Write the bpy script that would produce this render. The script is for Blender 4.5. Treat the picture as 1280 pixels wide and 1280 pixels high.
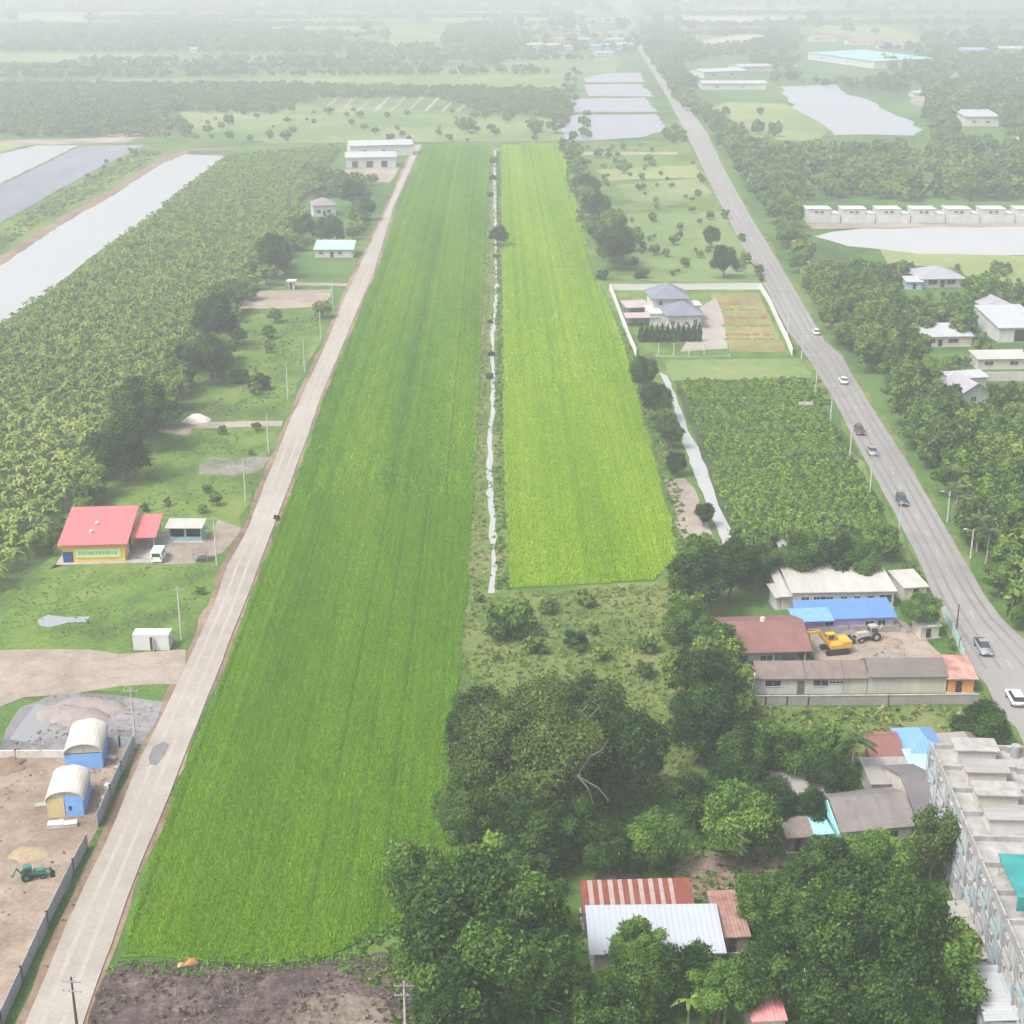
import bpy, bmesh, math, random
import numpy as np
from mathutils import Vector, Matrix
from mathutils.geometry import tessellate_polygon
for o in list(bpy.data.objects): bpy.data.objects.remove(o)
sc = bpy.context.scene
C = sc.collection
R = math.radians
# ------------------------------------------------------------------ camera
CAM_H, PITCH, FPX = 100.0, R(20.2), 1900.0
cam = bpy.data.objects.new('camera', bpy.data.cameras.new('camera')); C.objects.link(cam)
cam.location = (0, 0, CAM_H); cam.rotation_euler = (math.pi/2 - PITCH, 0, 0)
cam.data.sensor_width = 36; cam.data.lens = 36*FPX/1280
cam.data.clip_start = 1; cam.data.clip_end = 20000
sc.camera = cam
# ------------------------------------------------------------------ sky and sun (bright overcast)
SUN_EL, SUN_AZ = R(56), R(-125)      # azimuth measured from +Y towards +X
w = bpy.data.worlds.new('World'); sc.world = w; w.use_nodes = True
nt = w.node_tree; bg = nt.nodes['Background']
sky = nt.nodes.new('ShaderNodeTexSky'); sky.sky_type = 'NISHITA'; sky.sun_disc = False
sky.sun_elevation = SUN_EL; sky.sun_rotation = SUN_AZ
sky.air_density = 1.0; sky.dust_density = 7.0; sky.ozone_density = 0.6; sky.altitude = 50
hs = nt.nodes.new('ShaderNodeHueSaturation'); hs.inputs['Saturation'].default_value = 0.42
nt.links.new(sky.outputs[0], hs.inputs['Color']); nt.links.new(hs.outputs[0], bg.inputs[0])
bg.inputs[1].default_value = 0.15
sun = bpy.data.objects.new('sun', bpy.data.lights.new('sun', 'SUN')); C.objects.link(sun)
sun.data.energy = 1.5; sun.data.angle = R(10); sun.data.color = (1, .96, .9)
sd = Vector((math.sin(SUN_AZ)*math.cos(SUN_EL), math.cos(SUN_AZ)*math.cos(SUN_EL), math.sin(SUN_EL)))
sun.rotation_euler = sd.to_track_quat('Z', 'Y').to_euler(); sun.location = (0, 0, 400)
sc.view_settings.view_transform = 'Standard'; sc.view_settings.look = 'None'
sc.view_settings.exposure = 0.88; sc.view_settings.gamma = 1
cy = sc.cycles
cy.use_denoising = True; cy.volume_bounces = 1; cy.max_bounces = 5; cy.diffuse_bounces = 3
cy.glossy_bounces = 2; cy.transmission_bounces = 3; cy.transparent_max_bounces = 4
cy.volume_step_rate = 4; cy.use_adaptive_sampling = True; cy.adaptive_threshold = 0.02
HAZE = 0.00060
# ------------------------------------------------------------------ helpers
def P(px, py, z=0.0):
    x, u = (px-640)/FPX, (640-py)/FPX
    d = Vector((x, math.cos(PITCH)+u*math.sin(PITCH), -math.sin(PITCH)+u*math.cos(PITCH)))
    t = (z-CAM_H)/d.z
    return Vector((d.x*t, d.y*t, z))
def px_of(x, y, z=0):
    dz = z-CAM_H
    f = y*math.cos(PITCH)-dz*math.sin(PITCH); u = y*math.sin(PITCH)+dz*math.cos(PITCH)
    return 640+FPX*x/f, 640-FPX*u/f
def scale_at(p):                                   # pixels per metre at a world point
    return FPX/(p[1]*math.cos(PITCH)+(CAM_H-p[2])*math.sin(PITCH))

def tag(o, label=None, cat=None, group=None, kind=None):
    if label: o['label'] = label
    if cat: o['category'] = cat
    if group: o['group'] = group
    if kind: o['kind'] = kind
    return o
def thing(name, label, cat, loc=(0,0,0), rz=0, group=None):
    o = bpy.data.objects.new(name, None); C.objects.link(o)
    o.location = loc; o.rotation_euler = (0, 0, rz); o.empty_display_size = .5
    return tag(o, label, cat, group)
def copy_tree(o, parent=None):
    c = o.copy(); C.objects.link(c)
    if parent is not None: c.parent = parent
    for ch in o.children: copy_tree(ch, c)
    return c
def link_mesh(name, me, parent=None):
    o = bpy.data.objects.new(name, me); C.objects.link(o)
    if parent is not None: o.parent = parent
    return o
class MB:
    def __init__(s): s.v = []; s.f = []; s.m = []; s.mi = 0
    def add(s, vs, fs):
        b = len(s.v); s.v += [tuple(v) for v in vs]
        for f in fs: s.f.append([b+i for i in f]); s.m.append(s.mi)
        return s
    def box(s, x0, y0, z0, x1, y1, z1, top=1.0):
        cx, cy = (x0+x1)/2, (y0+y1)/2
        v = [(x0,y0,z0),(x1,y0,z0),(x1,y1,z0),(x0,y1,z0)]
        v += [(cx+(a-cx)*top, cy+(b-cy)*top, z1) for a, b, _ in v]
        return s.add(v, [(3,2,1,0),(4,5,6,7),(0,1,5,4),(1,2,6,5),(2,3,7,6),(3,0,4,7)])
    def prism(s, poly, z0, z1):                     # vertical prism over an xy polygon
        n = len(poly)
        return s.add([(x,y,z0) for x,y in poly]+[(x,y,z1) for x,y in poly],
            [list(range(n))[::-1], list(range(n, 2*n))]+[(i,(i+1)%n,n+(i+1)%n,n+i) for i in range(n)])
    def side(s, prof, x0, x1):                      # profile in yz extruded along x
        n = len(prof)
        return s.add([(x0,y,z) for y,z in prof]+[(x1,y,z) for y,z in prof],
            [list(range(n)), list(range(n, 2*n))[::-1]]+[(i,n+i,n+(i+1)%n,(i+1)%n) for i in range(n)])
    def tube(s, a, b, r0, r1=None, n=8, cap=True):
        a, b = Vector(a), Vector(b); r1 = r0 if r1 is None else r1
        d = (b-a).normalized(); t = Vector((0,0,1)) if abs(d.z) < .9 else Vector((1,0,0))
        u = d.cross(t).normalized(); w_ = d.cross(u)
        vs = [a+(u*math.cos(2*math.pi*i/n)+w_*math.sin(2*math.pi*i/n))*r0 for i in range(n)]
        vs += [b+(u*math.cos(2*math.pi*i/n)+w_*math.sin(2*math.pi*i/n))*r1 for i in range(n)]
        fs = [(i,(i+1)%n,n+(i+1)%n,n+i) for i in range(n)]
        if cap: fs += [list(range(n))[::-1], list(range(n,2*n))]
        return s.add(vs, fs)
    def bar(s, a, b, w_, h):                         # rectangular bar between two points
        a, b = Vector(a), Vector(b); d = (b-a).normalized()
        t = Vector((0,0,1)) if abs(d.z) < .95 else Vector((0,1,0))
        u = d.cross(t).normalized()*w_/2; q = u.cross(d).normalized()*h/2
        vs = [p+e for p in (a,b) for e in (-u-q, u-q, u+q, -u+q)]
        return s.add(vs, [(0,1,2,3),(7,6,5,4),(0,4,5,1),(1,5,6,2),(2,6,7,3),(3,7,4,0)])
    def build(s, name, mats, parent=None, bevel=0, smooth=False):
        me = bpy.data.meshes.new(name); me.from_pydata(s.v, [], s.f)
        for m in (mats if isinstance(mats, (list, tuple)) else [mats]): me.materials.append(m)
        if len(me.materials) > 1: me.polygons.foreach_set('material_index', s.m)
        bm = bmesh.new(); bm.from_mesh(me); bmesh.ops.recalc_face_normals(bm, faces=bm.faces)
        if bevel: bmesh.ops.bevel(bm, geom=bm.edges[:], offset=bevel, segments=2, affect='EDGES', clamp_overlap=True)
        bm.to_mesh(me); bm.free()
        if smooth: me.polygons.foreach_set('use_smooth', [True]*len(me.polygons))
        return link_mesh(name, me, parent)
def np_mesh(name, verts, quads, mats, tint=None, mi=None, smooth=False):
    verts = np.asarray(verts, np.float32); quads = np.asarray(quads, np.int32)
    k = quads.shape[1]
    me = bpy.data.meshes.new(name); n = len(quads)
    me.vertices.add(len(verts)); me.vertices.foreach_set('co', verts.ravel())
    me.loops.add(n*k); me.loops.foreach_set('vertex_index', quads.ravel())
    me.polygons.add(n); me.polygons.foreach_set('loop_start', np.arange(0, n*k, k, dtype=np.int32))
    me.polygons.foreach_set('loop_total', np.full(n, k, np.int32))
    for m in mats: me.materials.append(m)
    if mi is not None: me.polygons.foreach_set('material_index', np.asarray(mi, np.int32))
    if tint is not None:
        a = me.attributes.new('tint', 'FLOAT', 'POINT'); a.data.foreach_set('value', np.asarray(tint, np.float32))
    if smooth: me.polygons.foreach_set('use_smooth', np.ones(n, bool))
    me.update(calc_edges=True)
    return me
# ------------------------------------------------------------------ materials
def srgb(*c): return tuple((x/255/12.92 if x/255 <= .04045 else ((x/255+.055)/1.055)**2.4) for x in c)
_mats = {}
def mat(name, col, rough=.75, col2=None, scale=1.0, amt=.5, bump=0.0, metal=0.0, spec=.3, stripe=None, detail=4, streak=None):
    """painted / rough surface: base colour broken up by world-space noise, optional corrugation"""
    if name in _mats: return _mats[name]
    m = bpy.data.materials.new(name); m.use_nodes = True; n = m.node_tree.nodes; l = m.node_tree.links
    b = n['Principled BSDF']; b.inputs['Roughness'].default_value = rough; b.inputs['Metallic'].default_value = metal
    b.inputs['Specular IOR Level'].default_value = spec
    tc = n.new('ShaderNodeTexCoord'); nz = n.new('ShaderNodeTexNoise'); nz.inputs['Scale'].default_value = scale
    nz.inputs['Detail'].default_value = detail; nz.inputs['Roughness'].default_value = .65
    if streak:
        mp = n.new('ShaderNodeMapping'); mp.inputs['Scale'].default_value = streak; l.new(tc.outputs['Object'], mp.inputs[0]); l.new(mp.outputs[0], nz.inputs['Vector'])
    else: l.new(tc.outputs['Object'], nz.inputs['Vector'])
    rp = n.new('ShaderNodeValToRGB'); rp.color_ramp.elements[0].position = .5-amt*.35; rp.color_ramp.elements[1].position = .5+amt*.35
    c2 = col2 or tuple(x*.72 for x in col)
    rp.color_ramp.elements[0].color = (*c2, 1); rp.color_ramp.elements[1].color = (*col, 1)
    l.new(nz.outputs[0], rp.inputs[0]); l.new(rp.outputs[0], b.inputs['Base Color'])
    last = None
    if stripe:                                       # (axis, pitch, strength): corrugated sheet or tile courses
        ax, pitch, st = stripe
        sp = n.new('ShaderNodeSeparateXYZ'); l.new(tc.outputs['Object'], sp.inputs[0])
        mu = n.new('ShaderNodeMath'); mu.operation = 'MULTIPLY'; mu.inputs[1].default_value = 2*math.pi/pitch
        l.new(sp.outputs[ax], mu.inputs[0]); si = n.new('ShaderNodeMath'); si.operation = 'SINE'; l.new(mu.outputs[0], si.inputs[0])
        bp = n.new('ShaderNodeBump'); bp.inputs['Strength'].default_value = st*.55; bp.inputs['Distance'].default_value = pitch*.12
        l.new(si.outputs[0], bp.inputs['Height']); l.new(bp.outputs[0], b.inputs['Normal']); last = bp
    if bump:
        bp = n.new('ShaderNodeBump'); bp.inputs['Strength'].default_value = .8; bp.inputs['Distance'].default_value = bump
        nz2 = n.new('ShaderNodeTexNoise'); nz2.inputs['Scale'].default_value = scale*3; nz2.inputs['Detail'].default_value = 6
        l.new(tc.outputs['Object'], nz2.inputs['Vector']); l.new(nz2.outputs[0], bp.inputs['Height'])
        if last: l.new(last.outputs[0], bp.inputs['Normal'])
        l.new(bp.outputs[0], b.inputs['Normal'])
    _mats[name] = m; return m
def mat_ground(name, cols, scales=(.012, .09, .9), pos=(.35,.5,.65), bump=.15, rough=.95, mix=(.5,.3,.2), warp=None, rows=None):
    """three octave bands of noise drive a colour ramp; used for soil, grass and crops"""
    m = bpy.data.materials.new(name); m.use_nodes = True; n = m.node_tree.nodes; l = m.node_tree.links
    b = n['Principled BSDF']; b.inputs['Roughness'].default_value = rough; b.inputs['Specular IOR Level'].default_value = .15
    g = n.new('ShaderNodeNewGeometry'); acc = None
    for s_, k in zip(scales, mix):
        mp = n.new('ShaderNodeMapping'); mp.inputs['Scale'].default_value = warp or (1,1,1)
        l.new(g.outputs['Position'], mp.inputs[0])
        z = n.new('ShaderNodeTexNoise'); z.inputs['Scale'].default_value = s_; z.inputs['Detail'].default_value = 5; z.inputs['Roughness'].default_value = .6
        l.new(mp.outputs[0], z.inputs['Vector'])
        mu = n.new('ShaderNodeMath'); mu.operation = 'MULTIPLY_ADD'; mu.inputs[1].default_value = k
        l.new(z.outputs[0], mu.inputs[0])
        if acc: l.new(acc.outputs[0], mu.inputs[2])
        else: mu.inputs[2].default_value = 0
        acc = mu
    if rows:                                         # (pitch, strength, angle) planting rows / wheel lines
        pitch, st, ang = rows
        mp = n.new('ShaderNodeMapping'); mp.inputs['Rotation'].default_value = (0,0,ang); l.new(g.outputs['Position'], mp.inputs[0])
        wv = n.new('ShaderNodeTexWave'); wv.inputs['Scale'].default_value = 1/pitch*.314*2; wv.inputs['Distortion'].default_value = 1.5
        wv.inputs['Detail'].default_value = 2; l.new(mp.outputs[0], wv.inputs[0])
        mu = n.new('ShaderNodeMath'); mu.operation = 'MULTIPLY_ADD'; mu.inputs[1].default_value = st
        l.new(wv.outputs['Fac'], mu.inputs[0]); l.new(acc.outputs[0], mu.inputs[2]); acc = mu
    rp = n.new('ShaderNodeValToRGB'); e = rp.color_ramp.elements
    while len(e) < len(cols): e.new(.5)
    for i, c in enumerate(cols): e[i].position = pos[i] if i < len(pos) else .7; e[i].color = (*c, 1)
    l.new(acc.outputs[0], rp.inputs[0]); l.new(rp.outputs[0], b.inputs['Base Color'])
    if bump:
        z = n.new('ShaderNodeTexNoise'); z.inputs['Scale'].default_value = 1.3; z.inputs['Detail'].default_value = 6; l.new(g.outputs['Position'], z.inputs['Vector'])
        bp = n.new('ShaderNodeBump'); bp.inputs['Strength'].default_value = 1; bp.inputs['Distance'].default_value = bump
        l.new(z.outputs[0], bp.inputs['Height']); l.new(bp.outputs[0], b.inputs['Normal'])
    return m
def mat_leaf(name, ca, cb, cc, trans=.3, rnd=.35):
    """foliage: per-leaf tint attribute runs ca -> cb -> cc, whole plant shifted by its own random value"""
    m = bpy.data.materials.new(name); m.use_nodes = True; n = m.node_tree.nodes; l = m.node_tree.links
    n.remove(n['Principled BSDF']); out = n['Material Output']
    at = n.new('ShaderNodeAttribute'); at.attribute_name = 'tint'
    oi = n.new('ShaderNodeObjectInfo')
    mu = n.new('ShaderNodeMath'); mu.operation = 'MULTIPLY_ADD'; mu.inputs[1].default_value = rnd
    l.new(oi.outputs['Random'], mu.inputs[0]); l.new(at.outputs['Fac'], mu.inputs[2])
    sb = n.new('ShaderNodeMath'); sb.operation = 'SUBTRACT'; sb.inputs[1].default_value = rnd/2; l.new(mu.outputs[0], sb.inputs[0])
    rp = n.new('ShaderNodeValToRGB'); e = rp.color_ramp.elements; e.new(.5)
    for i, (p, c) in enumerate(((.05, ca), (.5, cb), (.95, cc))): e[i].position = p; e[i].color = (*c, 1)
    l.new(sb.outputs[0], rp.inputs[0])
    d = n.new('ShaderNodeBsdfDiffuse'); t = n.new('ShaderNodeBsdfTranslucent'); mx = n.new('ShaderNodeMixShader'); mx.inputs[0].default_value = trans
    g = n.new('ShaderNodeBsdfGlossy'); g.inputs['Roughness'].default_value = .5; mg = n.new('ShaderNodeMixShader'); mg.inputs[0].default_value = .015
    l.new(rp.outputs[0], d.inputs[0]); l.new(rp.outputs[0], t.inputs[0]); l.new(d.outputs[0], mx.inputs[1]); l.new(t.outputs[0], mx.inputs[2])
    l.new(mx.outputs[0], mg.inputs[1]); l.new(g.outputs[0], mg.inputs[2]); l.new(mg.outputs[0], out.inputs['Surface'])
    return m
def mat_water(name, col, rough=.12, bump=.02, scale=.8):
    m = bpy.data.materials.new(name); m.use_nodes = True; n = m.node_tree.nodes; l = m.node_tree.links
    b = n['Principled BSDF']; b.inputs['Base Color'].default_value = (*col, 1); b.inputs['Roughness'].default_value = rough
    b.inputs['IOR'].default_value = 1.33; b.inputs['Specular IOR Level'].default_value = .5
    g = n.new('ShaderNodeNewGeometry'); z = n.new('ShaderNodeTexNoise'); z.inputs['Scale'].default_value = scale; z.inputs['Detail'].default_value = 4
    l.new(g.outputs['Position'], z.inputs['Vector']); bp = n.new('ShaderNodeBump'); bp.inputs['Distance'].default_value = bump; bp.inputs['Strength'].default_value = .6
    l.new(z.outputs[0], bp.inputs['Height']); l.new(bp.outputs[0], b.inputs['Normal'])
    return m
# ================================================================== LAND
rng = random.Random(7)
def jag(poly, amp, step=None, seed=1):
    """world polygon with its edges subdivided and nudged so that nothing is ruler straight"""
    r = random.Random(seed); out = []
    n = len(poly)
    for i in range(n):
        a, b = poly[i], poly[(i+1) % n]; L = (b-a).length; k = max(1, int(L/(step or amp*5+2)))
        nrm = Vector((-(b-a).y, (b-a).x, 0)).normalized() if L else Vector()
        for j in range(k):
            out.append(a.lerp(b, j/k)+nrm*(r.uniform(-amp, amp) if j else 0))
    return out
def sheet(name, pts, z, m, amp=0, seed=1, px=True, kind='structure', label=None, cat=None, group=None, step=None):
    poly = [P(x, y) for x, y in pts] if px else [Vector((x, y, 0)) for x, y in pts]
    if amp: poly = jag(poly, amp, step, seed)
    for p in poly: p.z = 0
    tris = tessellate_polygon([poly])
    me = bpy.data.meshes.new(name); me.from_pydata([(p.x, p.y, z) for p in poly], [], [list(t) for t in tris])
    bm = bmesh.new(); bm.from_mesh(me); bmesh.ops.recalc_face_normals(bm, faces=bm.faces)
    if sum(f.normal.z for f in bm.faces) < 0: bmesh.ops.reverse_faces(bm, faces=bm.faces)
    bm.to_mesh(me); bm.free(); me.materials.append(m)
    return tag(link_mesh(name, me), label, cat, group, kind)

M_ground = mat_ground('grass_ground', [(.030,.062,.016),(.055,.115,.022),(.085,.16,.035),(.16,.15,.075)], pos=(.38,.46,.54,.64), bump=.3)
M_lush = mat_ground('lush_grass', [(.06,.08,.03),(.07,.12,.025),(.095,.165,.028),(.14,.195,.045),(.22,.18,.11)], pos=(.38,.455,.51,.57,.66), scales=(.035,.2,1.2), mix=(.42,.36,.22), bump=.3, warp=(1,.7,1))
M_weeds = mat_ground('weedy_ground', [(.045,.085,.018),(.09,.145,.03),(.15,.175,.055),(.20,.17,.10)], pos=(.38,.47,.56,.68), scales=(.05,.2,1.1), bump=.4)
M_palegrass = mat_ground('pale_field', [(.08,.14,.04),(.14,.20,.065),(.24,.24,.12)], pos=(.4,.5,.62), scales=(.008,.04,.3))
M_palegrass2 = mat_ground('yellow_field', [(.13,.18,.06),(.19,.235,.085),(.27,.275,.13)], pos=(.4,.5,.62), scales=(.008,.04,.3))
M_paddyL = mat_ground('paddy_green', [(.038,.105,.004),(.052,.132,.005),(.068,.157,.006),(.09,.18,.008)], pos=(.41,.465,.515,.575), scales=(.02,.12,.9), mix=(.42,.36,.22), warp=(1,.13,1), bump=.2, rows=(2.6,.012,0.03))
M_paddyR = mat_ground('paddy_yellowgreen', [(.075,.145,.006),(.10,.175,.008),(.125,.20,.010),(.16,.21,.02)], pos=(.40,.47,.535,.62), scales=(.02,.12,.9), mix=(.42,.36,.22), warp=(1.2,.12,1), bump=.12, rows=(5,.01,0.04))
M_dirt = mat_ground('bare_dirt', [(.14,.10,.075),(.20,.155,.12),(.27,.215,.17),(.34,.28,.23)], pos=(.38,.47,.55,.65), scales=(.05,.3,1.6), bump=.12)
M_sand = mat_ground('pale_dirt', [(.19,.158,.13),(.265,.225,.188),(.335,.292,.25)], pos=(.4,.5,.6), scales=(.05,.3,1.6), bump=.08)
M_grey = mat_ground('grey_gravel', [(.10,.095,.10),(.17,.165,.17),(.26,.25,.255)], pos=(.4,.5,.6), scales=(.06,.3,1.4), bump=.15)
M_greyw = mat_ground('gravel_weed_mix', [(.07,.11,.03),(.16,.16,.12),(.26,.23,.22)], pos=(.42,.5,.6), scales=(.1,.5,2.), bump=.1)
M_clear = mat_ground('cleared_soil', [(.03,.022,.024),(.065,.048,.048),(.115,.088,.08),(.20,.16,.13)], pos=(.38,.46,.54,.62), scales=(.08,.5,2.4), mix=(.35,.35,.3), bump=.5)
M_cl2 = mat_ground('cleared_soil_pale', [(.08,.062,.052),(.15,.12,.10),(.22,.185,.155)], pos=(.4,.5,.6), scales=(.1,.6,2.4), bump=.3)
M_conc = mat_ground('concrete_road', [(.24,.218,.19),(.29,.266,.237),(.345,.32,.29)], pos=(.38,.5,.62), scales=(.03,.25,2.), bump=.02)
M_asph = mat_ground('asphalt_grey', [(.19,.182,.176),(.235,.226,.22),(.27,.262,.255)], pos=(.38,.5,.62), scales=(.02,.2,2.), bump=.02)
M_water = mat_water('canal_water', (.33,.34,.345), rough=.3)
M_water.node_tree.nodes['Principled BSDF'].inputs['Specular IOR Level'].default_value = .35
M_pond = mat_water('dull_pond_water', (.30,.32,.345), rough=.45, bump=.1)
M_pond.node_tree.nodes['Principled BSDF'].inputs['Specular IOR Level'].default_value = .2
M_brown = mat_ground('mud_bank', [(.12,.08,.06),(.20,.14,.10),(.27,.20,.15)], pos=(.4,.5,.6), scales=(.05,.3,1.6))

sheet('ground', [(-3200,20),(3200,20),(3200,7500),(-3200,7500)], 0, M_ground, px=False)

# the long concrete farm road on the left (left edge / right edge in the photo)
RL = [(15,1320),(32,1280),(81,1162),(134,1051),(144,1028),(178,944),(208,884),(222,855),(269,754),(285,706),(312,657),(336,593),(363,526),(410,425),(425,386),(459,312),(482,265),(519,181)]
RR = [(527,181),(492,259),(469,336),(430,428),(403,492),(376,569),(349,640),(319,721),(268,852),(225,960),(180,1070),(140,1180),(104,1280),(90,1320)]
def slab(name, pts, z, m, amp=0, seed=1, step=None):
    poly = [P(x, y) for x, y in pts]
    if amp: poly = jag(poly, amp, step, seed)
    me = bpy.data.meshes.new(name); n = len(poly); tris = tessellate_polygon([[Vector((p.x,p.y,0)) for p in poly]])
    me.from_pydata([(p.x,p.y,z) for p in poly]+[(p.x,p.y,-.05) for p in poly], [], [list(t) for t in tris]+[(i,(i+1)%n,n+(i+1)%n,n+i) for i in range(n)])
    bm = bmesh.new(); bm.from_mesh(me); bmesh.ops.recalc_face_normals(bm, faces=bm.faces); bm.to_mesh(me); bm.free()
    me.materials.append(m); return tag(link_mesh(name, me), kind='structure')
slab('farm_road', RL+RR, .16, M_conc, .12, step=6)
# weedy verges of the farm road
sheet('road_verge', [(10,1320)]+[(x-9*(y+60)/900, y) for x, y in RL[1:]]+[(x+5*(y+60)/900, y) for x, y in RR[:-1]]+[(110,1320)], .03, M_brown, .5, 3, step=5)
# paddies: slightly raised crop sheets
def crop_sheet(name, pts, z, m, seed, amp=.5):
    poly = jag([P(x, y) for x, y in pts], amp, 4, seed); n = len(poly)
    me = bpy.data.meshes.new(name); tris = tessellate_polygon([[Vector((p.x,p.y,0)) for p in poly]])
    me.from_pydata([(p.x,p.y,z) for p in poly]+[(p.x,p.y,0) for p in poly], [], [list(t) for t in tris]+[(i,(i+1)%n,n+(i+1)%n,n+i) for i in range(n)])
    bm = bmesh.new(); bm.from_mesh(me); bmesh.ops.recalc_face_normals(bm, faces=bm.faces); bm.to_mesh(me); bm.free()
    me.materials.append(m); return tag(link_mesh(name, me), kind='structure')
crop_sheet('paddy_field', [(152,1198),(200,1196),(300,1205),(400,1200),(470,1170),(560,1120),(560,1000),(572,860),(583,740),(592,600),(600,420),(606,300),(612,181),(532,181),(499,259),(474,336),(436,428),(409,492),(382,569),(356,640),(327,721),(277,852),(234,960),(190,1070)], .2, M_paddyL, 4)
crop_sheet('paddy_field', [(637,736),(700,733),(760,730),(818,726),(846,700),(840,660),(818,576),(800,509),(781,432),(757,375),(738,336),(629,334),(629,420),(631,600)], .2, M_paddyR, 5)
crop_sheet('paddy_field', [(629,331),(737,332),(724,272),(712,215),(704,181),(627,181),(628,260)], .2, M_paddyR, 6)
for i, tr in enumerate([[(636,560),(640,640),(645,728)],[(660,490),(665,560),(670,640)],[(680,480),(690,550),(702,640),(712,715)],[(718,580),(728,640),(736,690)],[(730,480),(745,560),(765,640),(775,700)],[(748,440),(762,500),(778,560),(800,640),(810,690)],[(652,345),(654,400),(657,450)],[(690,345),(700,400),(712,460)]]):
    sheet('crop_track', [(x-.6, y) for x, y in tr]+[(x+.7, y) for x, y in tr[::-1]], .206, mat_ground('crop_track_green', [(.04,.10,.01),(.07,.15,.012)], pos=(.4,.6)) if i == 0 else bpy.data.materials['crop_track_green'], .12, 150+i, step=3)
# weed strip and narrow ditch between the paddies
sheet('ditch_bank', [(583,742),(636,742),(631,600),(628,400),(625,181),(613,181),(606,300),(600,420),(592,600)], .05, M_weeds, .4, 8, step=5)
DITCH = [(614,742,11),(618,710,9),(615,660,9),(613,627,8),(611,586,8),(613,543,8),(617,490,7),(615,420,6),(621,370,6),(620,336,4),(620,310,5),(620,286,5),(618,235,5),(619,188,4)]
sheet('ditch_water', [(x-w_*.38, y) for x, y, w_ in DITCH]+[(x+w_*.38, y) for x, y, w_ in DITCH[::-1]], .09, M_water, .35, 9, step=4)
# asphalt road on the right
AL = [(1300,975),(1270,910),(1250,894),(1233,857),(1216,838),(1190,790),(1166,744),(1142,687),(1119,643),(1078,569),(1038,492),(1001,435),(984,413),(951,349),(920,292),(894,242),(855,161),(828,111),(795,57),(774,17),(764,0),(757,-14),(750,-24)]
AR = [(756,-26),(764,-14),(776,0),(791,27),(821,81),(857,131),(880,160),(907,215),(937,269),(984,346),(1031,427),(1052,445),(1085,502),(1139,586),(1172,643),(1203,697),(1230,744),(1253,775),(1280,800),(1330,850)]
slab('asphalt_road', AL+AR, .14, M_asph, .1, step=8)
sheet('road_verge', [(1290,990)]+[(x-7*(y+60)/900, y) for x, y in AL[1:]]+[(x+9*(y+60)/900, y) for x, y in AR[:-1]]+[(1340,850)], .025, M_weeds, 1.2, 13, step=6)
def track(LL, RR_, f, w_, m, z, y0, y1, name, step=12, dash=1.0):
    L = sorted([P(*p) for p in LL], key=lambda p: p.y); Q = sorted([P(*p) for p in RR_], key=lambda p: p.y); pts = []; y = y0; mb = MB()
    def at(poly, y):
        for a, b in zip(poly, poly[1:]):
            if a.y <= y <= b.y and b.y > a.y: return a.lerp(b, (y-a.y)/(b.y-a.y))
    while y < y1:
        a, b = at(L, y), at(Q, y)
        if a and b: pts.append(a.lerp(b, f+.012*math.sin(y*.07+f*9)))
        y += step
    for i, (a, b) in enumerate(zip(pts, pts[1:])):
        b = a.lerp(b, dash); d = (b-a).normalized(); q = Vector((-d.y, d.x, 0))*w_/2
        mb.add([((a-q).x,(a-q).y,z),((a+q).x,(a+q).y,z),((b+q).x,(b+q).y,z),((b-q).x,(b-q).y,z)], [(0,1,2,3)])
    tag(mb.build(name, m), kind='structure')
track(AL, AR, .5, .12, mat('worn_road_paint', (.42,.42,.40), .8), .152, 150, 1100, 'lane_marking', 9, .35)
M_tyre = mat_ground('tyre_worn_asphalt', [(.165,.16,.155),(.205,.198,.19)], pos=(.4,.6), scales=(.05,.4,2.))
for f in (.17,.36,.64,.83): track(AL, AR, f, .55, M_tyre, .146, 150, 900, 'tyre_track', 6)
M_tyre2 = mat_ground('tyre_worn_concrete', [(.30,.27,.24),(.35,.315,.28)], pos=(.4,.6), scales=(.05,.4,2.))
for f in (.3,.64): track(RL, RR, f, .5, M_tyre2, .164, 118, 850, 'tyre_track', 6)


# left side plots
sheet('grass_plot', [(0,800),(0,700),(60,700),(110,600),(200,520),(270,420),(300,390),(420,392),(350,520),(290,680),(265,745),(215,860),(0,862)], .02, M_lush, 1.0, 21)
sheet('dirt_lot', [(-40,815),(40,812),(110,812),(150,818),(232,812),(222,855),(150,858),(90,868),(30,872),(-40,900)], .06, M_sand, .6, 22)
sheet('gravel_yard', [(0,935),(25,885),(70,868),(150,870),(204,878),(178,930),(100,940),(0,945)], .07, M_grey, .5, 23)
sheet('construction_yard', [(-60,945),(100,945),(172,925),(140,1000),(110,1058),(40,1200),(0,1280),(-80,1330)], .05, M_dirt, .4, 24)
sheet('puddle', [(12,925),(26,905),(46,880),(62,884),(66,900),(58,915),(40,930)], .11, mat_water('grey_puddle', (.22,.225,.24), .35), .8, 25)
sheet('puddle', [(46,776),(60,769),(82,772),(113,771),(108,778),(85,779),(62,785),(50,783)], .10, mat_water('rain_puddle', (.25,.26,.28)), .15, 26)
sheet('dirt_lot', [(62,712),(75,700),(150,704),(210,706),(250,704),(280,690),(302,660),(272,650),(262,672),(200,668),(190,690),(80,696)], .06, M_sand, .3, 27)
sheet('dirt_lot', [(298,386),(312,364),(415,362),(408,384),(350,386)], .06, M_sand, .5, 28)
sheet('dirt_path', [(318,352),(435,354),(432,358),(318,356)], .07, M_sand, .4, 29)
sheet('dirt_lot', [(198,540),(204,528),(354,526),(352,533),(240,536),(235,545)], .06, M_sand, .5, 30)
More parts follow.
